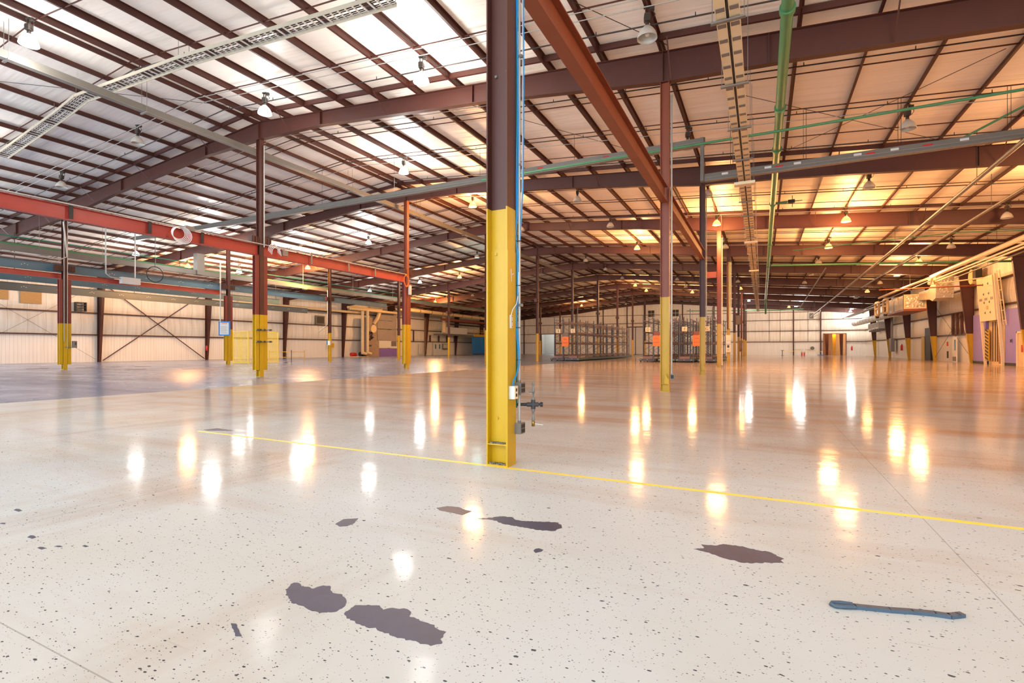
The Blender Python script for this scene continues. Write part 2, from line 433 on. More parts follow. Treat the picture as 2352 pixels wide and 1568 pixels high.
for k in range(-1, 11):
    y = YK(k) if k < 10 else YF-.7
    xs = [XL+.5, -59, -49, RX-20.9, RX-17, RX-14, RX-4.5, RX, RX+4.5, RX+14, RX+17, RX+20.9, RX+25, RX+35, XR-.5]
    top = [(x, roof(x)-.25) for x in xs]; bot = [(x, roof(x)-.25-rdepth(x)) for x in xs]
    w = MB().exty(top+bot[::-1], y-.006, y+.006)
    fl = MB()
    for (a, b) in zip(top, top[1:]): fl.exty([a, b, (b[0], b[1]-.018), (a[0], a[1]-.018)], y-.13, y+.13)
    for (a, b) in zip(bot, bot[1:]): fl.exty([a, b, (b[0], b[1]+.022), (a[0], a[1]+.022)], y-.13, y+.13)
    for x in (RX-28, RX-20.9, RX-13.2, RX-4.5, RX, RX+4.5, RX+13.2, RX+20.9, RX+24.2, RX+33):   # stiffeners and splice plates
        fl.box(x-.012, x+.012, y-.12, y+.12, roof(x)-.25-rdepth(x), roof(x)-.26)
    r = struct(w.build('rafter_beam', 'brown'))
    struct(fl.build('flange', 'brown', r))
    br = MB()
    for i in range(-20, 21, 3):
        X = RX+2.088*i+.3
        if XL+2 < X < XR-2:
            br.bar((X, y-.95, roof(X)-.24), (X, y-.1, roof(X)-.25-rdepth(X)+.06), .045, .008)
            br.bar((X, y+.95, roof(X)-.24), (X, y+.1, roof(X)-.25-rdepth(X)+.06), .045, .008)
    struct(br.build('flange_brace', 'brown', r))

# ------------------------------------------------------------------ columns
def hsec(x=0, y=0, d=.30, w=.24, tf=.018, tw=.012):
    a, b, c = d/2, w/2, tw/2
    return [(x+p, y+q) for p, q in ((-a, -b), (-a+tf, -b), (-a+tf, -c), (a-tf, -c), (a-tf, -b), (a, -b), (a, b), (a-tf, b), (a-tf, c), (-a+tf, c), (-a+tf, b), (-a, b))]
def h_mesh(m, z0, z1, x=0, y=0, d=.30, w=.24):
    a, b = d/2, w/2
    m.box(x-a, x-a+.018, y-b, y+b, z0, z1); m.box(x+a-.018, x+a, y-b, y+b, z0, z1); m.box(x-a+.018, x+a-.018, y-.006, y+.006, z0, z1)
    return m
ROWX = (-3.03, -24.0, -44.75)
ROWN = ('row of the large near column', 'row under the roof ridge', 'row nearest the far-left wall')
SECOND = {}
def column(row, k, yel=3.3):
    X, Y = ROWX[row], YK(k)
    top = roof(X)-.25-rdepth(X)
    if row == 0 and k == 0: lab = 'large near H-shaped steel column, yellow below and brown above'
    else:
        n = k if row == 0 else k-1
        lab = 'yellow-footed brown column, %s from camera in the %s' % (ORD[n], ROWN[row])
    t = thing('steel_column', lab, 'column', (X, Y, 0), 0, 'steel columns of the hall')
    mat_up = 'rust' if (row == 0 and k in (1, 3, 7)) or (row == 1 and k == 2) else 'brown'  # some shafts get a lighter tone standing for orange lamplight on them
    h_mesh(MB(), yel, top).build('upper_shaft', mat_up, t)
    lo = h_mesh(MB(), 0.02, yel)
    lo.box(-.15, .15, -.12, .12, 0, .02)
    lo.build('lower_shaft', 'yellow', t)
    MB().box(-.132, .132, -.12, .12, .27, .285).build('base_stiffener', 'darkyellow', t)
    if row == 0 and k == 0:
        pl = MB()
        pl.box(-.132, .132, -.022, -.006, .29, 2.78); pl.box(-.138, -.128, -.118, -.02, .29, 2.78); pl.box(.15, .156, -.119, .119, 0, 2.75)
        pl.build('doubler_plate', 'yellow', t)
        sp = MB().box(.15, .157, -.119, .119, 3.3, 3.42)
        for bx, bz in ((-.06, 5.02), (.10, 5.06), (-.04, .60), (.115, .58), (-.06, 2.72), (.1, 2.73)):
            MB().tube([(bx, -.006, bz), (bx, -.034, bz)], .019, 6).build('bolt', 'yellow' if bz < 3.3 else 'greysteel', t)
        pts = [(random.uniform(-.11, .11), random.uniform(-.1, -.02)) for _ in range(26)]
        d = MB()
        for (x, y) in pts: d.cbox((x, y, .288+random.uniform(0, .006)), (random.uniform(.012, .05), random.uniform(.01, .035), .012))
        for (x, y) in pts: d.cbox((x, y-.02, .024+random.uniform(0, .01)), (random.uniform(.012, .05), random.uniform(.01, .035), .012))
        o = d.build('floor_sweepings', 'debris', None, (X, Y, 0)); tag(o, 'grey dirt and sweepings lying on the ledge at the foot of the near column', 'dirt', None, 'stuff')
        # chalk mark
        c = MB().bar((.1575, -.01, 2.36), (.1575, -.02, 2.52), .014, .004, (1, 0, 0)).bar((.1575, -.02, 2.44), (.1575, .05, 2.47), .012, .004, (1, 0, 0))
        c.build('chalk_mark', 'white', t)
    if row == 0 and k in (1, 2):
        MB().exty([(-.02, .285), (.13, .285), (.13, .44), (.03, .62)], -.11, -.09).build('gusset', 'yellow', t)
    if row >= 1 and (row, k) in ((1, 1), (1, 2), (2, 1), (2, 2), (1, 0), (2, 0)):
        for s in (-1, 1):
            h_mesh(MB(), yel, 6.43, 0, s*.245, .26, .21).build('crane_post', 'postred', t)
            h_mesh(MB(), .36, yel, 0, s*.245, .26, .21).build('crane_post_base', 'yellow', t)
    if row >= 1 or k >= 6:
        for s in ((-1, 1) if row else (-1,)):
            b = MB()
            if row:
                b.box(-.14, .14, min(s*.13, s*.58), max(s*.13, s*.58), 7.02, 7.42)
                for q in (.2, .36, .54): b.box(-.17, .17, s*q-.015, s*q+.015, 7.02, 7.42)
            else: b.box(-.5, -.15, -.1, .1, 6.3, 6.6)
            b.build('crane_bracket', 'brown', t)
    SECOND[(row, k)] = t
    return t
for k in range(0, 10): column(0, k, 3.3 if k < 3 else 3.45 if k < 6 else 3.2)
for k in range(1, 10): column(1, k)
for k in range(1, 10): column(2, k)

# tapered wall columns
def tapered(side, k, label):
    y = YK(k); t = thing('tapered_column', label, 'column', ((XL+.3) if side < 0 else (XR-.36), y, 0), 0, 'tapered wall columns %s' % ('left' if side < 0 else 'right'))
    s = -side; h = roof(XL)-.25
    top = 1.25
    def w(z): return .27+(top-.27)*z/h
    for z0, z1, nm, mt in ((0, 3.05, 'lower_shaft', 'yellow' if side > 0 else 'brown'), (3.05, h, 'upper_shaft', 'brown')):
        m = MB().exty([(0, z0), (s*w(z0), z0), (s*w(z1), z1), (0, z1)], -.008, .008)
        a, b = s*w(z0), s*w(z1)
        m.exty([(a, z0), (a+s*.02, z0), (b+s*.02, z1), (b, z1)], -.13, .13)
        m.exty([(-s*.02, z0), (0, z0), (0, z1), (-s*.02, z1)], -.13, .13)
        m.build(nm, mt, t)
for k in range(4, 10):
    tapered(1, k, 'tapered brown column with yellow foot on right wall, %s from the right picture edge' % ORD[k-4])
for k in range(2, 10):
    tapered(-1, k, 'tapered brown column standing against the far-left wall, %s from camera' % ORD[k-2])

# cross bracing on the left wall
tag(MB().bar((XL+.4, YK(2)+.3, 9.0), (XL+.4, YK(3)-.3, .15), .09, .09).build('brace_rod', 'brown'), 'brown steel diagonal on left wall falling away from camera, half of the X brace', 'brace', 'X brace')
tag(MB().bar((XL+.55, YK(3)-.3, 9.0), (XL+.55, YK(2)+.3, .15), .09, .09).build('brace_rod', 'brown'), 'brown steel diagonal on left wall rising away from camera, half of the X brace', 'brace', 'X brace')
for k, lab in ((1, 'in the white-lit bay at picture edge'),):
    tag(MB().bar((XL+.3, YK(k)+.3, 8.6), (XL+.3, YK(k+1)-.3, .3), .02, .02).build('brace_cable', 'darkpipe'), 'thin brace cable on left wall falling rightwards ' + lab, 'brace')
    tag(MB().bar((XL+.33, YK(k+1)-.3, 8.6), (XL+.33, YK(k)+.3, .3), .02, .02).build('brace_cable', 'darkpipe'), 'thin brace cable on left wall rising rightwards ' + lab, 'brace')
for k in (6,):
    tag(MB().bar((XR-.45, YK(k)+.4, 6.9), (XR-.45, YK(k-1)-.3, .2), .025, .025).build('brace_cable', 'darkpipe'), 'thin brace rod on right wall descending towards the lilac wall', 'brace')
    tag(MB().bar((XR-.48, YK(k)+.4, .2), (XR-.48, YK(k-1)-.3, 6.9), .025, .025).build('brace_cable', 'darkpipe'), 'thin brace rod on right wall climbing towards the lilac wall', 'brace')

# ------------------------------------------------------------------ crane beams
def ibeam(m, p, q, d, w):
    """I section with its top at the given points"""
    p, q = Vector(p), Vector(q); up = Vector((0, 0, 1))
    m.bar(p-up*.012, q-up*.012, w, .024); m.bar(p-up*(d-.012), q-up*(d-.012), w, .024); m.bar(p-up*d/2, q-up*d/2, .014, d-.04)
    return m
def runway(x, y0, y1, z, mat, label, d=.55, w=.24, clips=0):
    t = thing('crane_beam', label, 'beam', (x, y0, z), 0)
    ibeam(MB(), (0, 0, 0), (0, y1-y0, 0), d, w).build('beam_body', mat, t)
    return t
runway(-3.03, YK(0)+.14, YK(1)-.14, 7.1, 'rust', 'large rust-brown crane beam running from above near column to the next column')
runway(-3.03, YK(1)+.14, YK(2)-.14, 7.1, 'rust', 'shorter rust-brown crane beam beyond the second column, right of picture centre')
t = runway(-24.0, YK(0)-9, YK(1)-.14, 7.0, 'red', 'bright red crane beam entering from the left edge with white conduit on top')
m = MB()
for y in (9.9, 12.7, 15.0): MB().box(.12, .15, y-YK(0)+9-.07, y-YK(0)+9+.07, -.5, .02).build('beam_clip', 'black', t)
t2 = runway(-24.0, YK(1)+.14, YK(2)-.14, 7.0, 'red', 'red crane beam between the two red-posted columns, far part of the red run')
for y in (21.5, 24.5, 27): MB().box(.12, .15, y-YK(1)-.14-.05, y-YK(1)-.14+.05, -.5, .02).build('beam_clip', 'galv', t2)
tag(MB().tube([(-23.84, YK(0)-9, 7.045), (-23.84, YK(2)-.2, 7.045)], .035).build('conduit', 'conduit'), 'white conduit lying along the top edge of the red crane beams', 'conduit')
def crane(x, y0, y1, z, mat, label, d, holes=True):
    t = thing('bridge_rail', label, 'beam', (x, y0, z), 0, None)
    ibeam(MB(), (0, 0, 0), (0, y1-y0, 0), d, .2).build('beam_body', mat, t)
    y = 1.2
    hm = MB()
    while holes and y < y1-y0:
        for i in (-1, 0, 1): hm.tube([(.008, y+i*.16, -d*.48+.07*(1-abs(i))), (.014, y+i*.16, -d*.48+.07*(1-abs(i)))], .035, 8)
        y += 2.6
    if holes: hm.build('hole_row', 'conduit', t)['kind'] = 'stuff'
    return t
crane(-45.32, 2, 53.5, 7.56, 'bluegrey', 'upper blue-grey perforated crane rail along the left column row', .6)
tag(ibeam(MB(), (-45.32, 0, 6.9), (-45.32, YK(2)-.3, 6.9), .36, .2).build('crane_beam', 'red'), 'dull red beam directly beneath the upper blue-grey rail', 'beam')
crane(-52.0, 2, 42.0, 7.42, 'bluegrey', 'middle pale blue crane rail on the left, shorter than the upper one', .62)
crane(-60.0, 2, 53.3, 7.42, 'rail_grey', 'lowest dark grey perforated rail hanging before the left wall', .72)
for i, (x, z) in enumerate(((-52.0, 7.42), (-60, 7.42))):
    for j, y in enumerate((18.0, 30.4, 41.5)):
        tag(MB().tube([(x, y, z), (x, y, roof(x)-1.0)], .025, 6).build('hanger_rod', 'darkpipe'), 'thin hanger rod holding the %s on the left, %s from camera' % (('middle pale blue rail', 'lowest grey rail')[i], ORD[j]), 'hanger rod', 'rail hanger rods')

# ------------------------------------------------------------------ overhead services
for i in range(30):
    y = 12.1+4.03*i
    if y > YF-1: break
    d = (y-YK(0)) % 12.381
    if d < .6: y += .6-d
    elif d > 11.78: y -= d-11.78
    dz = -.45; p = across(y, dz, XL+2, XR-1.2)
    t = thing('sprinkler_pipe', 'thin dark sprinkler pipe spanning the hall under the roof, %s from camera' % ORD[i], 'pipe', (0, y, 0), 0, 'sprinkler pipes under the roof')
    q = [(a[0], 0, a[2]) for a in p]
    MB().tube(q, .024 if i < 4 else .028, 6).build('pipe_run', 'darkpipe', t)
    if i < 9:
        h = MB()
        for j in range(27):
            x = XL+4+3.1*j
            if x < XR-2: h.tube([(x, 0, roof(x)+dz), (x, 0, roof(x)+dz+.13)], [.02, .012], 5)
        o = h.build('sprinkler_heads', 'black', t); o['kind'] = 'stuff'
for i, (y, dz, lab) in enumerate(((14.8, -.45, 'before the first rafter, nearer of a close pair'), (15.2, -.45, 'before the first rafter, further of a close pair'), (19.6, -.45, 'just behind the first rafter'),
                                  (25.15, -.33, 'over the second lamp row'), (33.4, -.33, 'over the third lamp row'), (41.65, -.33, 'over the fourth lamp row'))):
    p = across(y, dz, XL+3, XR-2)
    tag(MB().tube(p, .016, 6).build('conduit', 'conduit'), 'thin pale conduit crossing the roof ' + lab, 'conduit', 'roof conduits')
# wires sloping up to the roof
for i, (a, b, lab) in enumerate((((-9, 8.5, 13.0-.9), (-2.9, YK(1)-.3, 11.9), 'above the near lamp left of the second column'), ((-1, 22, 11.7), (7, 29, 11.0), 'among purlins right of the green pipe, first'), ((7, 21.5, 11.1), (1, 29.5, 11.6), 'among purlins right of the green pipe, second'),
                                 ((-30, 9.5, 13.1), (-22, 17.5, 13.5), 'at upper left beside the ladder tray'), ((-12, 20, 12.7), (-5, 29, 12.1), 'between second rafter and the near column'))):
    tag(MB().tube([a, b], .012, 5).build('brace_wire', 'darkpipe'), 'thin sloping roof brace wire ' + lab, 'wire', 'roof brace wires')

def rod(t, x, y, z0, z1, r=.009, mat='darkpipe', foot=None):
    m = MB().tube([(x, y, z0), (x, y, z1)], r, 5)
    if foot: m.box(*foot)
    return m.build('hanger', mat, t)
# large green main and its couplings
t = thing('green_pipe', 'large green fire main running away overhead right of centre', 'pipe', (.57, 0, 9.95))
MB().tube([(0, 4, 0), (0, 96, 0)], .145, 18).build('pipe_run', 'green', t)
for y in (14.3, 20.1, 24.2, 33.2, 46, 58, 70): MB().tube([(0, y-.09, 0), (0, y+.09, 0)], .185, 18).build('coupling', 'green', t)
m = MB().tube([(0, 95.8, .1), (0, 95.8, -1.1), (0, 97.5, -2.4)], .14, 12); m.build('drop_leg', 'green', t)
v = MB().tube([(.1, 33.2, 0), (.75, 33.2, .02)], .07, 10); v.build('branch_stub', 'green', t)
v = MB().cbox((.95, 33.2, .03), (.35, .16, .18)).tube([(1.0, 33.2, -.3), (1.0, 33.2, .35)], .02, 6).tube([(.7, 33.2, .02), (1.5, 33.2, .03)], .02, 6); v.build('valve', 'black', t)
for y in (10, 22, 36, 50, 64, 80): rod(t, 0, y, .13, roof(.57)-9.95-.2, .012)
# cable trough (twin trays) next to it
t = thing('cable_tray', 'pale twin-channel cable tray running away overhead between columns and green pipe', 'cable tray', (-.68, 0, 8.9))
m = MB(); L0, L1 = 5, 112
for x0 in (-.25, .03): m.box(x0, x0+.22, L0, L1, -.02, .0).box(x0, x0+.015, L0, L1, -.03, .09).box(x0+.205, x0+.22, L0, L1, -.03, .09)
m.build('tray_channel', 'cream', t)
m = MB(); y = L0
rung = MB()
while y < L1:
    for x0 in (-.25, .03): rung.box(x0+.02, x0+.2, y, y+.14, -.032, -.02)
    y += .62
o = rung.build('tray_rungs', 'galv', t); o['kind'] = 'stuff'
MB().tube([(0.0, L0, .0), (0.0, L1, .0)], .03, 6).build('tray_cable', 'black', t)
y = L0+1
while y < 80:
    h = MB().box(-.36, .36, y, y+.09, -.09, -.05)
    for q in (-.33, .33): h.tube([(q, y+.04, -.06), (q, y+.04, roof(-.68)-8.9-.2)], .008, 5)
    h.build('tray_hanger', 'galv', t); y += 3.1
for y, dz in ((24.0, -.2), (38, -.1), (52, -.1)): MB().box(-.4, .42, y-.1, y+.25, dz-.12, dz).build('junction_plate', 'cream', t)
# ladder tray at upper left
P = [(-35.2, 9.4, 12.0), (-29.3, 10.3, 12.1), (-26.2, 10.75, 12.25), (-16, 9.9, 12.1), (-8, 9.2, 11.9)]
P = [(-38.0, 12.6, 12.2), (-30.0, 12.0, 12.6), (-27.4, 11.75, 12.75), (-20, 11.85, 12.6), (-10, 12.0, 12.0)]
def ladder(P, wid, label):
    t = thing('cable_ladder', label, 'cable tray', (0, 0, 0))
    rails = MB(); rungs = MB(); cab = MB()
    for a, b in zip(P, P[1:]):
        a, b = Vector(a), Vector(b); d = (b-a).normalized(); sd = d.cross(Vector((0, 0, 1))).normalized()
        for s in (-1, 1): rails.bar(a+sd*s*wid/2, b+sd*s*wid/2, .025, .13)
        n = int((b-a).length/.3)
        for i in range(n):
            c = a+(b-a)*(i+.5)/n; rungs.bar(c-sd*wid/2, c+sd*wid/2, .06, .025)
        for o in (-.17, -.1, .03, .1): cab.tube([a+sd*o+Vector((0, 0, .035)), b+sd*o+Vector((0, 0, .035))], .018, 5)
    rails.build('side_rail', 'traygrey', t); o = rungs.build('ladder_rungs', 'white', t); o['kind'] = 'stuff'; o = cab.build('tray_cables', 'black', t); o['kind'] = 'stuff'
    for a in P:
        for q in (-.2, .2): rod(t, a[0], a[1]+q, a[2], roof(a[0])-.2, .009, 'galv')
ladder(P, .52, 'bent ladder cable tray hanging at upper left corner')
# straight busway along the ridge
t = thing('busway', 'long grey busway running away from upper left, passing behind the ridge column', 'busway', (-24.75, 0, 12.1))
m = MB().box(-.1, .1, 0, 72, -.02, .26); m.build('housing', 'greysteel', t)
MB().box(-.13, .13, 0, 72, -.05, -.02).build('bottom_flange', 'galv', t)
for y in (8.3, 12.9, 18.9, 25.5, 33, 40, 47):
    MB().box(-.25, .25, y, y+.08, -.1, -.05).tube([(-.2, y+.04, -.06), (-.2, y+.04, 1.4)], .009, 5).tube([(.2, y+.04, -.06), (.2, y+.04, 1.4)], .009, 5).build('hanger', 'galv', t)
MB().box(-.19, -.11, 12.6, 15.5, .1, .28).build('splice_cover', 'darkpipe', t)
# busway across the hall with a drop
t = thing('busway', 'grey bus duct crossing the hall that steps down beside the cable tray', 'busway', (0, 24.3, 0))
m = MB().bar((-48, 0, 10.85), (-2.3, 0, 10.85), .16, .34); m.bar((-2.42, 0, 11.01), (-2.42, 0, 9.05), .14, .30); m.bar((-2.5, 0, 9.2), (14.5, 0, 9.2), .16, .32)
m.build('housing', 'greysteel', t)
m = MB().box(-48, -2.3, -.1, -.08, 10.8, 10.84).box(-2.3, 14.5, -.1, -.08, 9.15, 9.19).box(-48, -2.3, -.12, .12, 10.66, 10.69).box(-2.3, 14.5, -.12, .12, 9.02, 9.05); m.build('edge_strip', 'galv', t)
for x in (-44, -38, -32, -26, -20, -14, -8.5, -4): rod(t, x, 0, 11.0, roof(x)-.2)
for x in (-1.2, 1.6, 4.8, 8, 11.4):
    for q in (-.05, .05): rod(t, x+q, 0, 9.36, roof(x)-.2)
for x in (-1.6, .1, 1.2, 3.3, 4.5, 6.6): MB().box(x, x+.26, -.086, -.08, 9.21, 9.30).build('data_plate', 'white', t)
for x in (.5, 3.7, 5.5, -7, -10.5): MB().box(x, x+.3, -.088, -.08, (9.21 if x > -3 else 10.88), (9.27 if x > -3 else 10.94)).build('warning_label', 'redpaint', t)
# small green lines
tag(MB().tube([(-12, 21, 9.55), (1, 21, 9.5), (16, 21, 9.52)], .05, 8).build('green_pipe', 'green'), 'slim green pipe crossing beneath the large green main at right', 'pipe')
tag(MB().tube([(11.5, 22.5, 10.4), (9.4, 22.6, 10.35), (7.2, 26.0, 9.9)], .045, 8).build('green_pipe', 'green'), 'short bent green pipe near the right picture edge', 'pipe')
tag(MB().tube([(.8, 55.9, 9.7), (18.6, 55.9, 8.75)], .09, 10).build('green_pipe', 'green'), 'straight green pipe crossing to the right wall', 'pipe')
tag(MB().tube([(-14, 110, 9.3), (3, 110, 8.9), (7, 110, 9.0)], .09, 8).build('green_pipe', 'green'), 'green pipe crossing far off near the end wall', 'pipe')
tag(MB().tube([(-50, 2, 9.3), (-50, 100, 9.3)], .075, 8).build('green_pipe', 'green'), 'long green pipe running away on the left above the crane rails', 'pipe')
tag(MB().tube([(-50.8, 16, 10.0), (-50.8, 70, 10.0)], .05, 8).build('green_pipe', 'teal'), 'thinner dark green pipe above the long green one at left', 'pipe')
tag(MB().tube([(2.3, 48.5, 9.75), (12, 44.5, 9.45), (18.6, 43.8, 8.9)], .035, 8).build('green_pipe', 'green'), 'thin green pipe slanting across the right roof before the lamps', 'pipe')
# left bus tray
t = thing('busway', 'grey boxed busway running away on the left behind the rail columns', 'busway', (-48, 0, 8.5))
MB().box(-.12, .12, 5, 100, 0, .42).build('housing', 'greysteel', t)
MB().box(-.3, .3, 29.5, 30.2, 0, 2.0).build('riser', 'greysteel', t)
for y in (12, 18, 22, 26, 36, 42, 50, 58, 66): rod(t, 0, y, -.03, roof(-48)-8.7, .012, 'galv', (-.15, .15, y, y+.5, -.06, .0))
# conduit drops at left
for i, (pts, lab) in enumerate((([(-44.5, 20.6, 11.0), (-44.5, 20.6, 7.2), (-44.5, 20.9, 6.95), (-44.5, 21.8, 6.9)], 'bending to the grey junction box'),
                                ([(-44.5, 22.6, 11.2), (-44.5, 22.6, 7.1)], 'straight down to the grey junction box'),
                                ([(-44.3, 29.5, 9.5), (-44.3, 29.5, 3.9)], 'hanging straight beside the column with the blue-framed notice'),
                                ([(-40, 16.2, 9.6), (-40, 16.4, 7.4), (-40, 16.0, 7.15), (-40, 12, 7.3)], 'curling in from the left picture edge'))):
    tag(MB().tube(pts, .045, 8).build('conduit', 'conduit'), 'pale conduit drop on the left ' + lab, 'conduit', 'conduit drops')
tag(MB().box(-44.7, -44.3, 21.6, 22.9, 6.55, 7.05).build('junction_box', 'white'), 'white junction box hanging below the upper blue-grey rail', 'junction box')
t = thing('hose_ring', 'thin black hose ring hanging on a wire left of the red-posted column', 'hose', (-44, 23.8, 7.5))
MB().tube([(0, .62*math.cos(a*PI/12), .62*math.sin(a*PI/12)) for a in range(24)], .035, 6, True).build('hose_loop', 'black', t)
MB().tube([(0, 0, .62), (0, 0, 4.2)], .015, 5).build('hanging_wire', 'black', t)
t = thing('cable_coil', 'white cable coil hanging on the red crane beam', 'cable', (-23.78, 13.84, 6.75))
for i in range(6):
    rr = .30+.025*i
    MB().tube([(.03*i, rr*math.cos(a*PI/10)+.02*i, rr*.9*math.sin(a*PI/10)-.02*i) for a in range(20)], .017, 6, True).build('cable_loop', 'whitecable', t)
MB().box(-.06, .06, .3, .7, .2, .42).build('plug_box', 'galv', t)
t = thing('cable_coil', 'tangled white cable loop hanging on the ridge column by the red beam', 'cable', (-23.6, YK(1)+.5, 6.7))
for i in range(4): MB().tube([(.02*i, .3*math.cos(a*PI/8)+.05*i, .45*math.sin(a*PI/8)-.05*i) for a in range(9)], .016, 5).build('cable_loop', 'whitecable', t)
MB().box(-.06, .06, .55, .9, -.1, .2).build('plug_box', 'galv', t)
t = thing('cable_coil', 'orange cable coil on the column where the red beam ends', 'cable', (-23.75, YK(2)-.35, 6.55))
for i in range(3): MB().tube([(.02*i, .28*math.cos(a*PI/8), (.38+.04*i)*math.sin(a*PI/8)) for a in range(16)], .02, 5, True).build('cable_loop', 'orange', t)
MB().box(-.05, .08, .3, .55, -1.0, -.3).build('plug_box', 'white', t)

# right-hand pipes
for pts, r, mt, lab in (([(8.4, 6, 9.3), (8.4, 45, 8.55), (8.4, 112, 7.6)], .085, 'galv', 'long grey pipe slanting from right edge towards the far wall, upper one'),
                        ([(10.9, 12, 8.95), (10.9, 74, 8.95)], .075, 'galv', 'grey pipe parallel to and right of the upper slanting grey pipe'),
                        ([(5.6, 58, 9.4), (5.6, 100, 8.0)], .05, 'galv', 'short thin grey pipe left of the two long slanting pipes'),
                        ([(16.0, 30, 8.2), (16.0, 60, 8.05)], .06, 'galv', 'grey pipe ending above the lilac wall at the right edge'),
                        ([(14.2, 60, 7.9), (14.2, 118, 7.4)], .06, 'galv', 'grey pipe running along over the wrapped ducts'),
                        ([(10.5, 61.5, 7.35), (18.4, 61.5, 7.4)], .06, 'rust', 'rust pipe crossing in front of the foil duct'),
                        ([(14.6, 62.2, 7.75), (18.6, 62.2, 8.15)], .06, 'cream', 'cream pipe bridging to the vertical lift')):
    t = thing('service_pipe', lab, 'pipe', pts[0]); p0 = Vector(pts[0])
    MB().tube([Vector(p)-p0 for p in pts], r, 8).build('pipe_run', mt, t)
    a, b = Vector(pts[0]), Vector(pts[-1]); n = max(2, int(abs(b.y-a.y)/14))
    if len(pts) == 2 or True:
        for i in range(n):
            y = a.y+(b.y-a.y)*(i+.5)/n
            for u, v in zip(pts, pts[1:]):
                if min(u[1], v[1]) <= y <= max(u[1], v[1]) and u[1] != v[1]:
                    c = Vector(u).lerp(Vector(v), (y-u[1])/(v[1]-u[1])); rod(t, c.x-p0.x, c.y-p0.y, c.z-p0.z, roof(c.x)-.2-p0.z, .012); break
t = thing('pipe_bundle', 'bundle of three cream pipes sweeping in from right edge to the duct unit', 'pipes', (14.5, 0, 0))
for i, (dx, dz, r) in enumerate(((0, 0, .17), (.25, -.28, .07), (.42, -.42, .07))):
    MB().tube([(dx, 20, 8.4+dz), (dx, 61+i*.3, 8.35+dz), (dx+.25*i, 61.6+i*.3, 7.75)], r, 10).build('cream_pipe', 'cream', t)
MB().tube([(0, 62, 8.3), (-.4, 66, 8.2), (-1.2, 78, 7.9)], .13, 10).build('cream_pipe', 'cream', t)
for y in (26, 36, 46, 56): rod(t, 0, y, 8.5, roof(14.5)-.2, .012)

# ------------------------------------------------------------------ lamps
def lamp_proto(kind):
    o = bpy.data.objects.new('high_bay_lamp', None)
    lit = kind in ('orange', 'white')
    parts = []
    refl = MB().lathe([(.30, 0), (.285, .09), (.25, .18), (.19, .27), (.12, .34), (.075, .385), (.07, .385), (.115, .325), (.182, .258), (.24, .17), (.275, .085), (.29, 0), (.30, 0)], 20)
    parts.append(refl.build('reflector', {'orange': 'shade_orange', 'white': 'shade_white'}.get(kind, 'reflector'), o))
    if kind == 'dome': parts[-1].data.materials[0] = M['dome_white']
    b = MB().lathe([(.0, .06), (.05, .075), (.075, .13), (.06, .2), (.035, .26), (.03, .36), (0, .36)], 12)
    parts.append(b.build('bulb', {'orange': 'bulb_orange', 'white': 'bulb_white', 'dome': 'bulb_white', 'teal': 'bulb_teal'}.get(kind, 'bulb_off'), o))
    bal = MB().lathe([(.075, .385), (.06, .42), (.06, .52), (.0, .52)], 10); bal.cbox((0, 0, .63), (.17, .17, .22)); bal.cbox((0, 0, .63), (.19, .19, .02)).cbox((0, 0, .68), (.19, .19, .02)).cbox((0, 0, .58), (.19, .19, .02))
    parts.append(bal.build('ballast_box', 'ballast', o))
    hk = MB().bar((-.05, 0, .74), (-.05, 0, .93), .02, .05).bar((.05, 0, .74), (.05, 0, .93), .02, .05).cbox((0, 0, .95), (.2, .1, .05)).cbox((.14, 0, .9), (.14, .1, .1))
    parts.append(hk.build('hook', 'ballast', o))
    cd = MB().tube([(.14, 0, .86), (.24, 0, .72), (.16, 0, .58), (.08, 0, .6)], .012, 5)
    parts.append(cd.build('cord', 'black', o))
    return o
PROTO = {k: lamp_proto(k) for k in ('off', 'orange', 'white', 'dome', 'teal')}
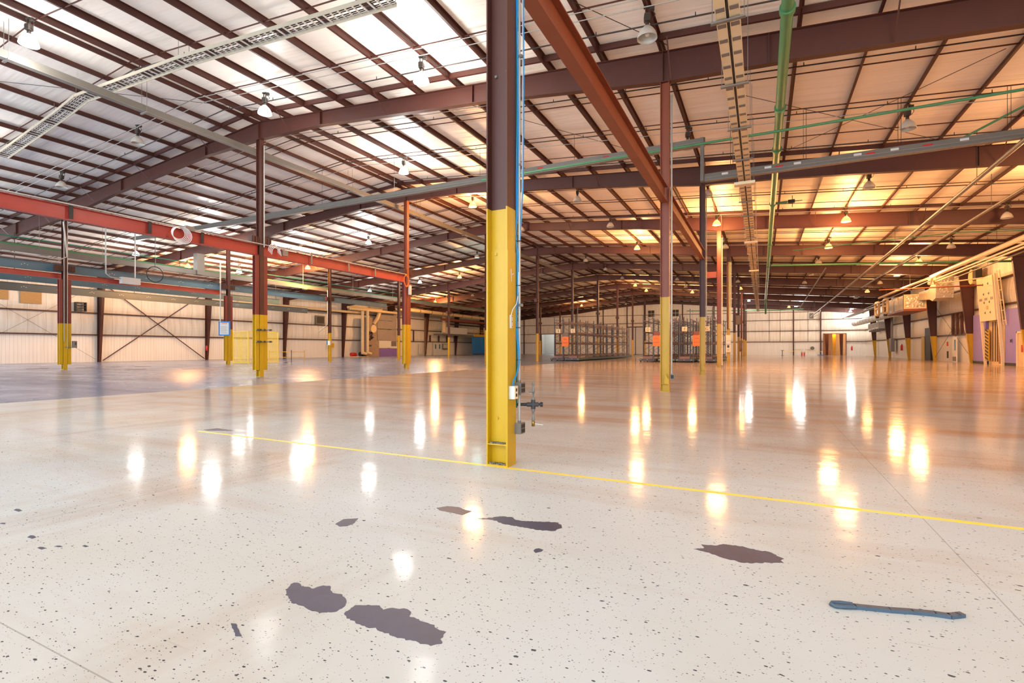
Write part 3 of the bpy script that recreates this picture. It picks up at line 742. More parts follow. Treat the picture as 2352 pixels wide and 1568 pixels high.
LAMPS = [(-23.94, 8.68, 'dome'), (-11.53, 15.57, 'white'), (-20.48, 15.76, 'dome'), (-19.6, 24.7, 'white'), (-34.4, 37.95, 'white'),
         (-52.6, 26.8, 'white'), (-44.0, 28.45, 'white'), (-44.0, 37.8, 'white'), (-53.3, 37.7, 'white'), (-53.35, 59.1, 'white'), (-44.1, 59.2, 'white'),
         (6.4, 105.8, 'white'), (6.25, 118.8, 'white'), (-2.3, 109.4, 'white'), (-3.72, 117.5, 'white'), (16.0, 120, 'white'), (16.7, 127, 'white'),
         (13.44, 96.5, 'teal'), (13.43, 86.8, 'orange'), (5.13, 122, 'orange'), (-19.6, 32.9, 'orange'), (-54.5, 32.7, 'orange'), (-46.9, 41.7, 'orange'),
         (-38.0, 60.2, 'orange'), (-54.7, 78.1, 'orange'), (-11.3, 51.3, 'orange'), (-19.4, 86.6, 'orange'), (-19.3, 95.3, 'orange'), (-3.08, 41.2, 'orange'),
         (-3.02, 87.45, 'orange'), (5.17, 41.2, 'orange'), (5.17, 51.3, 'orange'), (13.27, 59.7, 'orange'), (13.37, 68.9, 'orange'), (-11.24, 95.8, 'orange'),
         (-37.8, 113, 'orange'), (-38.5, 15.5, 'off'), (-29.1, 14.9, 'off'), (-3.11, 15.5, 'off'), (-11.3, 32.9, 'off'), (-11.2, 40.9, 'off'), (-3.12, 24.8, 'off'),
         (-2.98, 33.0, 'off'), (5.17, 24.9, 'off'), (5.2, 33.1, 'off'), (13.49, 41.3, 'off'), (13.52, 51.6, 'off'), (5.18, 60.1, 'off'), (5.25, 69.7, 'off'),
         (5.11, 77.9, 'off'), (13.15, 76.5, 'off'), (-3.06, 51.1, 'off'), (-11.23, 87.1, 'off'), (-11.15, 77.1, 'off'), (-3.03, 78.1, 'off'), (-19.4, 59.6, 'off'),
         (-19.1, 67.3, 'off'), (-19.2, 76.9, 'off'), (-19.6, 41.5, 'off'), (-29.8, 51.0, 'teal'), (-37.4, 120.7, 'off'), (-29.5, 121.7, 'off'), (-45.9, 77.0, 'off'), (-58.4, 43.3, 'white')]
ROWS = [(13.4, 'row nearest the right wall'), (5.2, 'row right of the green pipe'), (-3.05, 'row over the near columns'), (-11.3, 'row left of the near columns'),
        (-19.6, 'row right of the ridge'), (-31, 'row left of the ridge'), (-38, 'second row left of the ridge'), (-45.5, 'row over the left columns'), (-54.5, 'row nearest the left wall')]
COLS = {'white': (1.0, .95, .89), 'dome': (1.0, .96, .91), 'orange': (1.0, .47, .16), 'teal': (.5, 1, .95)}
POW = {'white': 720, 'dome': 240, 'orange': 1650, 'teal': 60}
cnt = {}
used = set()
def add_light(typ, loc, c, e, r=.12, **kw):
    l = bpy.data.lights.new('lamp_or_added_light', typ); l.color = c; l.energy = e; l.shadow_soft_size = r
    for k, v in kw.items(): setattr(l, k, v)
    o = bpy.data.objects.new('lamp_or_added_light', l); COL.objects.link(o); o.location = loc; return o
def light_for(x, y, z, kind, f=1.0):
    if kind == 'off': return
    add_light('POINT', (x, y, z-.7), COLS[kind], POW[kind]*f, .6)
    if kind != 'teal': add_light('POINT', (x+.3, y, z+.62), COLS[kind], POW[kind]*.03*f, .08)   # light leaking up through the open neck
for x, y, kind in sorted(LAMPS, key=lambda a: a[1]):
    r = min(ROWS, key=lambda a: abs(a[0]-x))[1]; i = cnt.get(r, 0); cnt[r] = i+1
    w = {'off': 'unlit grey', 'orange': 'lit orange', 'white': 'lit white', 'dome': 'glowing white', 'teal': 'dim teal'}[kind]
    p = PROTO[kind]
    o = dup(p) if kind in used else p
    if kind not in used: COL.objects.link(p); used.add(kind)
    z = roof(x)-1.23
    o.location = (x, y, z); o.rotation_euler = (0, 0, .3)
    tag(o, '%s bell-shaped high-bay lamp, %s from camera in the %s' % (w, ORD[i], r), 'ceiling lamp', 'high-bay lamps')
    f = 1.0
    if y > 84 and x > -8: f = .85 if kind == 'white' else .2
    elif x < -45: f = 2.0 if kind == 'orange' else .7
    elif kind == 'orange' and x > -8 and y < 53: f = .78
    elif kind == 'orange' and -25 < x < -15 and y < 40: f = 1.5
    light_for(x, y, z, kind, f)
# unseen lights without fixtures, added beside and behind the camera to brighten the hall
for x, y, k in ((5.0, 9.5, 'orange'), (13.4, 24.8, 'orange'), (13.4, 33, 'orange'), (-11.3, -1, 'white'), (5.2, -9, 'white'), (-28, 6.5, 'white'), (-36, 9.5, 'white'), (-46, 11, 'white'), (-53, 9, 'white'), (-60, 17, 'white')):
    light_for(x, y, roof(x)-1.23, k, .3 if y < 10 and k == 'orange' else .8 if k == 'orange' else .5)
# lamps of the two back rooms
add_light('POINT', (15.0, YF+5, 5.2), COLS['orange'], 420, .3)
add_light('POINT', (-53.0, YF+5, 6.2), COLS['white'], 500, .3)

#<PART2>
# ------------------------------------------------------------------ on the floor
def slab(name, pts, z0, z1, mat, label, cat, group=None):
    return tag(MB().ext(pts, z0, z1).build(name, mat), label, cat, group)
def ragged(pts, amp=.012):
    """break straight edges of an outline into a torn one"""
    out = []
    for (a, b) in zip(pts, pts[1:]+pts[:1]):
        n = max(1, int(math.dist(a, b)/.016))
        for i in range(n):
            t = i/n; j = amp if i else amp*.3
            out.append((a[0]+(b[0]-a[0])*t+random.uniform(-j, j), a[1]+(b[1]-a[1])*t+random.uniform(-j, j)))
    return out
PATCH = [([(-2.66, 2.19), (-2.69, 2.28), (-2.66, 2.29), (-2.6, 2.27), (-2.51, 2.28), (-2.5, 2.32), (-2.45, 2.35), (-2.36, 2.29), (-2.29, 2.3), (-2.21, 2.25), (-2.18, 2.21), (-2.18, 2.13), (-2.25, 2.08), (-2.32, 2.08), (-2.39, 2.1), (-2.47, 2.09), (-2.56, 2.13), (-2.61, 2.16)], 'grey bare patch in the floor coating, left one of the close front pair'),
         ([(-2.12, 2.14), (-2.13, 2.24), (-2.06, 2.28), (-2.0, 2.3), (-1.95, 2.27), (-1.93, 2.3), (-1.83, 2.34), (-1.78, 2.31), (-1.77, 2.28), (-1.67, 2.27), (-1.59, 2.27), (-1.54, 2.24), (-1.5, 2.24), (-1.49, 2.18), (-1.46, 2.14), (-1.5, 2.1), (-1.57, 2.1), (-1.68, 2.09), (-1.82, 2.09), (-1.86, 2.11), (-1.91, 2.09), (-2.0, 2.1), (-2.07, 2.11)], 'largest grey bare patch in the floor coating, right one of the front pair'),
         ([(-2.75, 3.95), (-2.68, 4.04), (-2.57, 4.06), (-2.48, 4.02), (-2.4, 4.01), (-2.42, 3.88), (-2.52, 3.89), (-2.68, 3.9)], 'short grey bare floor patch just in front of the near column'),
         ([(-2.25, 3.86), (-2.16, 3.93), (-2.1, 4.0), (-1.99, 4.03), (-1.93, 3.98), (-1.87, 3.98), (-1.68, 4.05), (-1.57, 4.08), (-1.5, 3.98), (-1.54, 3.87), (-1.66, 3.84), (-1.83, 3.84), (-1.98, 3.84), (-2.11, 3.89)], 'long tapering grey bare floor patch before the near column'),
         ([(-3.27, 3.2), (-3.3, 3.32), (-3.2, 3.4), (-3.14, 3.29), (-3.14, 3.21), (-3.19, 3.17)], 'smeared oval grey floor patch at the end of the brown scuff'),
         ([(-1.52, 3.43), (-1.52, 3.47), (-1.5, 3.49), (-1.46, 3.48), (-1.46, 3.44), (-1.49, 3.4)], 'coin-like small grey floor spot below the long tapering patch'),
         ([(-.46, 3.99), (-.39, 4.05), (-.42, 4.11), (-.33, 4.13), (-.27, 4.19), (-.13, 4.21), (-.04, 4.18), (.05, 4.18), (.14, 4.09), (.12, 4.05), (.14, 4.01), (.05, 3.97), (-.11, 3.89), (-.26, 3.92), (-.35, 3.97)], 'ragged grey bare floor patch at right above the rubber strip'),
         ([(-9.26, 5.84), (-9.2, 6.07), (-8.61, 6.02), (-9.08, 5.8)], 'grey floor patch at the left end of the yellow line'),
         ([(-6.23, 2.15), (-6.26, 2.18), (-6.22, 2.19), (-6.14, 2.18), (-6.13, 2.15)], 'small grey floor spot, uppermost of the cluster near left edge'),
         ([(-5.24, 1.89), (-5.27, 1.92), (-5.24, 1.93), (-5.17, 1.92), (-5.16, 1.89)], 'small grey floor spot in the left cluster, above two flat ones'),
         ([(-4.89, 1.82), (-4.9, 1.84), (-4.87, 1.85), (-4.82, 1.85), (-4.82, 1.82)], 'small grey floor spot, lowest of the left cluster'),
         ([(-4.81, 1.89), (-4.81, 1.91), (-4.79, 1.92), (-4.75, 1.92), (-4.76, 1.9)], 'small grey floor spot, centre of the left cluster'),
         ([(-4.63, 1.99), (-4.64, 2.01), (-4.61, 2.01), (-4.58, 2.01), (-4.58, 1.99)], 'small grey floor spot, right end of the left cluster'),
         ([(-5.86, 1.93), (-5.87, 1.95), (-5.84, 1.96), (-5.8, 1.95), (-5.8, 1.94)], 'small grey floor spot touching the left picture edge'),
         ([(-2.60, 1.79), (-2.57, 1.80), (-2.43, 1.735), (-2.46, 1.72)], 'narrow grey floor scrape below the front pair of patches')]
for p, lab in PATCH: slab('floor_patch', ragged(p, .008 if len(p) > 10 else .003), 0, .0012, 'patch', lab, 'floor patch', 'bare patches in the floor coating')
line = [(-9.2, 5.73), (-9.2, 5.67), (9, 5.585), (9, 5.66)]
slab('floor_line', line, 0, .0008, 'tape', 'thin yellow line painted across the floor past the near column', 'floor line')
t = thing('rubber_strip', 'folded grey-blue rubber strip lying on the floor at right front', 'rubber strip', (.38, 3.46, 0))
pts = [(0, 0), (.10, .035), (.27, .075), (.38, .11), (.49, .138), (.555, .142), (.60, .175), (.625, .195)]
m = MB()
for a, b in zip(pts, pts[1:]): m.bar((a[0], a[1], .010), (b[0]+.004, b[1]+.002, .010), .034, .020)
m.build('strip', 'rubber', t)
MB().tube([(.09, .045, .016), (.03, .028, .02), (-.012, .012, .018), (-.02, -.008, .016), (0, -.018, .014), (.05, -.004, .014), (.1, .018, .014)], .012, 8).build('folded_end', 'rubber', t)
for i, (x, y, l, a, lab) in enumerate(((-49, 17.6, 1.3, .1, 'first'), (-48, 20.2, 1.2, .1, 'second'), (-47.3, 21.9, 1.1, .1, 'third'), (-46.6, 23.7, 1.1, .1, 'fourth'), (-40.3, 19.9, 1.2, .1, 'fifth'), (-37.8, 22.3, 1.4, .1, 'sixth'))):
    tag(MB().bar((x, y, .004), (x+l*.3, y+l*.9, .004), .5, .008).build('floor_strip', 'ink'), 'dark floor strip on the grey concrete by the left column, %s from left' % lab, 'floor plate', 'dark floor strips on the left')  # plain dark bars lying flat on the grey floor

# ------------------------------------------------------------------ fittings on the near column
nx, ny = -2.88, 5.8
tag(MB().tube([(-2.925, 6.03, .72), (-2.925, 6.03, 10.4)], .021, 10).build('riser_pipe', 'teal'), 'dark green air riser pipe behind the right edge of the near column', 'pipe')
t = thing('conduit_riser', 'bright metal conduit running up the right side of the near column', 'conduit', (-2.845, 5.965, 0))
MB().tube([(0, 0, .53), (0, 0, .92)], .0165, 10).tube([(0, 0, 1.06), (0, 0, 10.4)], .0165, 10).build('tube', 'conduit', t)
for z in (.545, .905, 1.075, 3.9): MB().cyl((0, 0, z-.015), .022, .03, 10).build('connector', 'galv', t)
for z in (2.05, 5.3): MB().box(-.02, .045, -.02, .02, z, z+.035).build('strap', 'galv', t)
def outlet_box(z, lab):
    t = thing('outlet_box', lab, 'outlet box', (-2.875, 5.885, z))
    MB().box(0, .085, 0, .135, 0, .14).build('box_body', 'galv', t)
    MB().box(.085, .09, .003, .132, .004, .136).build('cover_plate', 'greysteel', t)
    for y in (.018, .077):
        for zz in (.018, .078): MB().box(.09, .095, y, y+.042, zz, zz+.045).build('socket', 'black', t)
outlet_box(.395, 'grey four-socket outlet box low down beside the near column foot')
outlet_box(.92, 'grey four-socket outlet box on the conduit beside the white box')
t = thing('outlet_box', 'white outlet box with two sockets on the near column face', 'outlet box', (-2.874, 5.725, .86))
MB().box(0, .075, 0, .1, 0, .165).build('box_body', 'white', t)
MB().box(.075, .079, .004, .096, .004, .161).build('cover_plate', 'cream', t)
for zz in (.03, .095): MB().box(.079, .082, .03, .07, zz, zz+.04).build('socket', 'ink', t)
t = thing('light_switch', 'small white switch box higher up on the near column face', 'switch', (-2.874, 5.74, 1.76))
MB().box(0, .02, 0, .02, 0, .17).build('plate', 'white', t)
MB().box(0, .012, .02, .07, .005, .165).build('face_plate', 'tan', t)
for z in (.02, .085, .15): MB().box(.012, .016, .04, .05, z-.006, z+.006).build('screw', 'ink', t)
tag(MB().tube([(-2.862, 5.755, 1.92), (-2.862, 5.80, 2.0), (-2.855, 5.90, 2.08), (-2.85, 5.94, 2.2), (-2.845, 5.945, 2.5)], .006, 6).build('switch_cable', 'whitecable'), 'thin white cable from the switch box to the conduit', 'cable')
t = thing('data_cable', 'bright blue cables tied along the conduit of the near column', 'cable', (0, 0, 0))
for i, o in enumerate((0, .014)):
    pts = [(-2.845, 5.775+o, 1.025), (-2.845, 5.78+o, 1.08), (-2.84, 5.86+o, 1.16), (-2.835, 5.935, 1.30+o), (-2.852+o, 5.94, 1.5)]
    z = 1.6
    while z < 10.3:
        w = .008*math.sin(z*2.3+i)+(.022 if 1.75 < z < 2.1 or 3.0 < z < 3.1 else 0)
        pts.append((-2.868+o-w, 5.940-.004*i, z)); z += .2
    MB().tube(pts, .0085, 6).build('blue_cable', 'bluecable', t)
pts = [(-2.80, 5.97, 10.3)]+[(-2.80-.012*math.sin(z*.9), 5.98, z) for z in (8, 6.5, 5.2, 4.2, 3.6)]+[(-2.83, 5.965, 3.0), (-2.855, 5.95, 2.6)]
MB().tube(pts, .008, 6).build('blue_cable', 'bluecable', t)
MB().tube([(p[0]-.02, p[1]+.01, p[2]) for p in pts], .005, 6).build('white_cable', 'whitecable', t)
for z in (1.35, 2.32, 1.77, 2.9): MB().cyl((-2.856, 5.955, z), .034, .008, 10).build('cable_tie', 'black', t)
t = thing('valve_manifold', 'dark pipe cross with drain valve beside the foot of near column', 'valve', (-2.72, 6.13, .76))
MB().tube([(-.21, -.1, 0), (-.06, -.03, 0)], .021, 10).build('feed_pipe', 'black', t)
MB().tube([(-.075, -.036, 0), (.065, .03, 0)], .03, 12).tube([(0, 0, -.06), (0, 0, .06)], .03, 12).build('cross_fitting', 'ink', t)
MB().tube([(.06, .028, 0), (.085, .04, 0)], .018, 10).tube([(.082, .038, 0), (.115, .054, 0)], .031, 8).build('end_plug', 'black', t)
MB().lathe([(.026, .06), (.03, .07), (.026, .09), (.014, .1), (.012, .15), (.02, .155), (.022, .2), (.013, .215), (.012, .25), (.018, .27), (.018, .29), (0, .3)], 10).build('upper_fitting', 'galv', t)
MB().tube([(-.055, -.02, .175), (0, 0, .175)], .016, 8).build('side_port', 'galv', t)
MB().lathe([(.022, -.06), (.028, -.08), (.016, -.1), (.014, -.16), (.022, -.17), (.024, -.2), (.017, -.22), (.017, -.23)], 10).build('lower_nipple', 'galv', t)
MB().lathe([(.02, -.22), (.024, -.225), (.024, -.285), (.018, -.29), (0, -.29)], 10).build('ball_valve', 'brass', t)
MB().bar((.02, .01, -.255), (.12, .05, -.27), .02, .008).build('valve_lever', 'white', t)

# conduits and boxes on other columns
def col_conduit(row, k, dx, dy, z0, z1, lab, r=.03, mat='conduit'):
    tag(MB().tube([(ROWX[row]+dx, YK(k)+dy, z0), (ROWX[row]+dx, YK(k)+dy, z1)], r, 8).build('conduit', mat), lab, 'conduit')
col_conduit(0, 1, .215, .0, .62, 10.3, 'pale conduit up the right side of the second near-row column', .035)
t = thing('outlet_box', 'grey outlet box at the bottom of the second near-row column conduit', 'outlet box', (ROWX[0]+.18, YK(1)-.08, .44))
MB().box(0, .14, 0, .14, 0, .17).build('box_body', 'galv', t); MB().box(.02, .12, -.01, 0, .02, .15).build('cover_plate', 'black', t)
col_conduit(0, 2, .2, 0, 3.3, 10.3, 'pale conduit on the third near-row column', .03)
col_conduit(0, 3, .22, -.05, .2, 10.2, 'pale conduit up the fourth near-row column', .045, 'cream')
t = thing('platform_bracket', 'small rust-coloured bracket frame on the fourth near-row column', 'bracket', (ROWX[0]-.18, YK(3)-.1, 7.1))
MB().box(-.75, -.02, -.05, .25, 0, .08).build('bracket_base', 'rust', t); MB().box(-.75, -.02, .2, .25, .08, .5).box(-.75, -.68, -.05, .25, .08, .5).build('bracket_frame', 'rust', t)
for dx in (-.08, .08, .24): col_conduit(0, 4, dx, -.17, 3.5, 10.2, 'pipe on the fifth near-row column, %s of three' % {-.08: 'left', .08: 'middle', .24: 'right'}[dx], .05, 'cream' if dx > 0 else 'rust')
t = thing('electrical_cabinet', 'cream electrical panels mounted on the fifth near-row column', 'electrical panel', (ROWX[0], YK(4)-.2, 0))
for z0, z1, mt in ((2.3, 2.85, 'cream'), (1.95, 2.28, 'white'), (1.15, 1.9, 'cream')): MB().box(-.24, .24, -.12, 0, z0, z1).build('panel', mt, t)
MB().box(-.1, .1, -.13, -.12, 1.6, 1.85).build('meter', 'ink', t); MB().bar((-.12, -.125, 1.25), (.12, -.125, 1.5), .03, .01).bar((.12, -.125, 1.25), (-.12, -.125, 1.5), .03, .01).build('crossed_mark', 'ink', t)
t = thing('control_cabinet', 'tall grey cabinet high on the seventh near-row column', 'cabinet', (ROWX[0]-.05, YK(6)-.2, 4.95))
MB().box(-.3, .3, -.25, 0, 0, 1.35).build('cabinet_body', 'greysteel', t); MB().box(-.27, .27, -.27, -.25, .05, 1.3).build('cabinet_door', 'grime', t)
t = thing('control_cabinet', 'narrow grey cabinet at waist height on the eighth near-row column', 'cabinet', (ROWX[0]-.1, YK(7)-.2, 1.2))
MB().box(-.3, .25, -.25, 0, 0, 1.6).build('cabinet_body', 'greysteel', t); MB().box(-.27, .22, -.27, -.25, .05, 1.55).build('cabinet_door', 'grime', t)
# rods clamped round the red-posted column
for z, w in ((2.5, 'upper'), (1.87, 'lower')):
    t = thing('clamp_rod', '%s threaded clamp rod across the yellow foot of the red-posted ridge column' % w, 'clamp', (ROWX[1]+.19, YK(1), z), PI/2)
    MB().tube([(-.35, 0, 0), (.6, 0, 0)], .03, 6).build('rod', 'galv', t)
    for x in (-.3, -.15, .1, .45): MB().box(x, x+.07, -.05, .05, -.045, .045).build('nut', 'ink', t)
col_conduit(1, 1, .19, .1, 6.9, 12.3, 'white conduit on the upper right edge of the red-posted ridge column', .035)
for dx, z0, w in ((-.09, 2.0, 'left'), (.11, 1.5, 'right')): col_conduit(2, 1, .18, dx, z0, 11, '%s conduit on the leftmost yellow-footed column' % w, .022)
t = thing('switch_box', 'grey switch box on a bracket at the leftmost yellow-footed column', 'switch box', (ROWX[2]+.2, YK(1)+.45, 1.55))
MB().box(0, .28, -.1, .1, 0, .5).build('box_body', 'galv', t); MB().box(.28, .31, -.03, .03, .2, .4).build('switch_handle', 'ink', t); MB().tube([(-.05, -.5, .05), (.1, 0, .05)], .025, 6).build('bracket_arm', 'galv', t)
# notice in a blue frame
t = thing('notice_board', 'white notice in a bright blue frame on a left-row column', 'notice', (-44.5, YK(2)-.55, 2.7), .6)
MB().box(-.5, .5, 0, .05, 0, 1.33).build('frame', 'blue', t); MB().box(-.38, .38, -.012, 0, .1, 1.2).build('sheet', 'white', t)
m = MB()
for i in range(8): m.box(-.3, .3-.08*(i % 3), -.018, -.012, .2+.09*i, .225+.09*i)
m.build('text_lines', 'greypanel', t); MB().box(-.25, .25, -.018, -.012, 1.08, 1.15).build('heading', 'orange', t)
t = thing('meter_box', 'pale blue box with conduit on the third left-row column', 'meter', (ROWX[2]+.18, YK(3)-.2, 1.9))
MB().box(-.12, .2, -.15, 0, 0, .5).build('box_body', 'white', t); MB().box(-.4, -.15, -.1, 0, .05, .55).build('side_box', 'glass', t)
tag(MB().tube([(ROWX[2]-.22, YK(3)-.1, 8.2), (ROWX[2]-.1, YK(3)-.2, 8), (ROWX[2]-.1, YK(3)-.2, 4.4), (ROWX[2]-.4, YK(3)-.2, 4.1), (ROWX[2]-1.6, YK(3)-.2, 3.4)], .05, 8).build('conduit', 'conduit'), 'bent conduit with a loose end on the third left-row column', 'conduit')

# ------------------------------------------------------------------ fire extinguishers
def extinguisher(x, y, z, lab, s=1.0):
    t = thing('fire_extinguisher', lab, 'fire extinguisher', (x, y, z), 0, 'fire extinguishers')
    MB().lathe([(0, 0), (.09*s, 0), (.1*s, .02), (.1*s, .45*s), (.07*s, .53*s), (.03*s, .56*s), (0, .56*s)], 12).build('cylinder', 'redpaint', t)
    MB().box(-.03, .06, -.03, .03, .56*s, .64*s).build('valve_handle', 'black', t)
    MB().tube([(.05, 0, .6*s), (.13, 0, .5*s), (.12, 0, .2*s)], .016, 5).build('hose', 'black', t)
extinguisher(XL+.72, YK(3)-.2, 1.2, 'red fire extinguisher on a brown tapered column at the left wall', 1.3)
extinguisher(17.3, 129.55, 1.1, 'red fire extinguisher right of the orange-lit doorway on the end wall', 1.6)
extinguisher(XR-.35, 97.6, 1.2, 'red fire extinguisher on the white right wall between columns', 1.6)
extinguisher(ROWX[0]-.25, YK(7)+.1, 1.0, 'red fire extinguisher on a distant near-row column', 1.6)

# ------------------------------------------------------------------ pallet racks on rail carriages
def rack(x0, x1, y0, y1, h, lab, letter, first_h=None, upper=True):
    t = thing('pallet_rack', lab, 'pallet rack', (x0, y0, 0), 0, 'mobile pallet racks')
    w, L = x1-x0, y1-y0; n = max(2, round(L/3.3))
    MB().box(-.3, w+.3, -.5, L+.6, .1, .36).build('carriage', 'rackblue', t)
    MB().box(-.36, -.3, -.5, L+.6, .14, .34).box(w+.3, w+.36, -.5, L+.6, .14, .34).build('carriage_edge', 'bluegrey', t)
    for q in (0, .5, 1):
        MB().tube([(-.2+q*(w+.4)-.05, -.42, .12), (-.2+q*(w+.4)+.05, -.42, .12)], .12, 10).build('wheel', 'black', t)
        MB().tube([(-.2+q*(w+.4), -.505, .24), (-.2+q*(w+.4), -.52, .24)], .045, 8).build('hub_cap', 'conduit', t)
    MB().box(0, w, -.2, .3, .36, .62).build('end_stop', 'rackbeam', t)
    for i in range(n+1):
        y = L*i/n; hh = first_h if (i == 0 and first_h) else h-(.4 if i % 3 == 1 else 0); m = MB()
        m.box(-.04, .04, y-.05, y+.05, .36, h-.1*(i % 2)).box(w-.04, w+.04, y-.05, y+.05, .36, hh)
        z = .5; s = 0
        while z < h-1.0:
            m.bar((0 if s else w, y, z), (w if s else 0, y, z+.75), .035, .035, (0, 1, 0)); z += .75; s = 1-s
        m.bar((0, y, .5), (w, y, .5), .035, .035).bar((0, y, z), (w, y, z), .035, .035)
        m.build('upright_frame', 'rackblue', t)
    for z in (.66, 2.13, 3.42, 4.72) if upper else (.66, 2.13, 3.42):
        for xx in (-.05, w+.05):
            m = MB().box(xx-.025, xx+.025, 0, L, z-.07, z+.07); m.build('shelf_beam', 'rackbeam', t)
    f = bpy.data.curves.new('letter', 'FONT'); f.body = letter; f.size = .42; f.extrude = .004; f.align_x = 'CENTER'
    MB().box(w*.5-.28, w*.5+.28, -.14, -.12, 3.42, 3.92).build('letter_plate', 'cream', t)
    o = bpy.data.objects.new('plate_letter_curve', f); COL.objects.link(o)
    me = bpy.data.meshes.new_from_object(o.evaluated_get(bpy.context.evaluated_depsgraph_get())); bpy.data.objects.remove(o)
    o = bpy.data.objects.new('plate_letter', me); COL.objects.link(o); o.parent = t; me.materials.clear(); o.location = (w*.5, -.146, 3.52); o.rotation_euler = (PI/2, 0, 0); o.data.materials.append(M['ink'])
    return t
rack(-23.1, -22.0, 58.6, 85, 5.4, 'dark pallet rack at the left end, left side of the first block', 'B')
rack(-21.2, -20.1, 58.6, 85, 5.2, 'dark pallet rack with the tall front post, right side of first block', 'C', 6.7)
rack(-12.2, -11.1, 58.6, 84, 5.3, 'dark pallet rack partly hidden by the second near-row column', 'D')
rack(-10.1, -9.0, 58.6, 84, 5.6, 'dark pallet rack just right of the second near-row column', 'E', 6.3)
rack(-8.2, -7.1, 58.6, 84, 5.2, 'dark pallet rack in the middle of the second block', 'F', 5.9)
rack(-5.9, -4.8, 58.6, 80, 5.5, 'dark pallet rack at the right end of the second block', 'G', 6.0)
for x, mt, lab in ((-21.85, 'orange', 'bright orange control panel on the end of the first rack block'), (-6.75, 'orange', 'bright orange control panel left of the third near-row column'), (-11.0, 'orange', 'orange control panel edge beside the second near-row column')):
    t = thing('control_station', lab, 'control panel', (x, 57.9, 1.78))
    MB().box(0, .85, -.06, .1, 0, 1.18).build('panel_face', mt, t)
    m = MB()
    for i in range(5): m.tube([(.17+.13*i, -.06, .42), (.17+.13*i, -.09, .42)], .03, 8)
    m.build('push_button_row', 'ink', t)
    MB().box(.2, .65, -.065, -.06, .82, .86).box(.2, .5, -.065, -.06, .95, .97).build('lettering', 'rust', t)
    MB().box(.05, .15, 0, .1, -1.7, 0).build('support_leg', 'rackblue', t)
    MB().box(.1, .75, 0, .1, 1.2, 1.6).build('upper_box', 'greysteel' if x < -20 else 'rust', t)

# ------------------------------------------------------------------ left wall furniture
def on_left(name, y0, y1, z0, z1, d, mat, lab, cat, x=XL+.25):
    return tag(MB().box(x, x+d, y0, y1, z0, z1).build(name, mat), lab, cat)
on_left('osb_board', 23.8, 25.5, 6.15, 7.4, .06, 'wood', 'pale chipboard sheet fixed high on the left wall', 'board')
on_left('osb_board', 20.6, 22.9, 6.4, 7.4, .06, 'wood', 'second chipboard sheet at the left picture edge, behind the grey rail', 'board')
t = thing('wall_rack', 'small black bracket rack high on the left wall beside a column', 'wall rack', (XL+.3, 28.3, 5.6))
for y in (0, .9): MB().box(0, .5, y-.04, y+.04, 0, 1.0).build('side_frame', 'black', t)
for z in (.05, .36, .66, .95): MB().box(0, .5, 0, .9, z, z+.05).build('shelf', 'black', t)
t = thing('boiler', 'grimy boiler casing with a tangle of valves by the left wall', 'boiler', (XL+1.0, 70.4, 0))
MB().box(0, 1.6, 1.0, 4.4, 0, 3.0).build('casing', 'grime', t)
MB().box(0, 1.3, 1.3, 4.2, 3.0, 7.3).build('upper_casing', 'grime', t)
MB().tube([(.9, 2.6, 5.2), (1.9, 2.6, 5.2)], .75, 16).build('blower_drum', 'tan', t)
MB().tube([(1.35, 3.2, 6.2), (1.9, 3.6, 7.2), (1.9, 4.2, 8.4)], .35, 12).build('exhaust_duct', 'tan', t)
MB().box(1.6, 1.64, 1.6, 2.3, 1.9, 2.2).build('door_slot', 'ink', t)
m = MB()
for i in range(14):
    y, z = random.uniform(1.3, 3.6), random.uniform(3.1, 4.6); m.tube([(1.35, y, z), (1.75, y+random.uniform(-.4, .4), z+random.uniform(-.3, .3))], .09, 6)
o = m.build('valve_cluster', 'darkpipe', t); o['kind'] = 'stuff'
for y, z1, lab in ((66.8+2.3, 8.2, 'left tall'), (71.0-.6, 8.4, 'right tall')):
    tag(MB().tube([(XL+3.75, y, .8), (XL+3.75, y, z1)], .26, 12).tube([(XL+3.75, y-.1, .75), (XL+3.75, y+.9, .55)], .26, 10).build('standing_pipe', 'tan'), '%s insulated vertical pipe in front of the boiler' % lab, 'pipe', 'boiler riser pipes')
t = thing('pump_set', 'red and black pumps at the foot of the boiler pipes', 'pump', (XL+2.2, 68.2, 0))
MB().tube([(.3, -.6, .45), (.3, .5, .45)], .35, 12).build('red_pump', 'redpaint', t); MB().tube([(.6, 1.3, .5), (.6, 2.6, .5)], .4, 12).build('black_pump', 'black', t); MB().box(-.2, 1.2, -1, 2.9, 0, .12).build('plinth', 'tan', t)
tag(MB().tube([(XL+2.4, 46, 8.0), (XL+2.4, 69.8, 8.0)], .22, 10).build('pipe', 'tan'), 'tan insulated pipe running along the left wall to the boiler', 'pipe')
for i, (z, y1) in enumerate(((8.75, 75.2), (8.5, 79.8))):
    tag(MB().tube([(XL+2.8+i*.6, 66.5, z), (XL+2.8+i*.6, y1, z), (XL+2.8+i*.6, y1+.4, z+.8)], .24, 10).build('pipe', 'tan'), 'tan elbowed pipe above the boiler, %s one' % ('shorter', 'longer')[i], 'pipe')
for z0, z1, w in ((7.0, 8.9, 'top'), (5.35, 6.95, 'third'), (3.1, 5.25, 'second')):
    on_left('wall_cladding', 75.4, 81.1, z0, z1, .12, 'greypanel', 'dull grey wall panel right of the boiler, %s in the stack' % (w if w == 'top' else w+' from below'), 'wall panel', XL+1.57)
on_left('wall_cladding', 75.4, 81.1, 1.6, 3.05, .12, 'white', 'pale wall panel above the violet skirting, lowest of the stack', 'wall panel', XL+1.57)
on_left('violet_skirting', 75.4, 81.1, 0, 1.55, .12, 'violet', 'violet ribbed skirting panel right of the boiler', 'panel', XL+1.62)
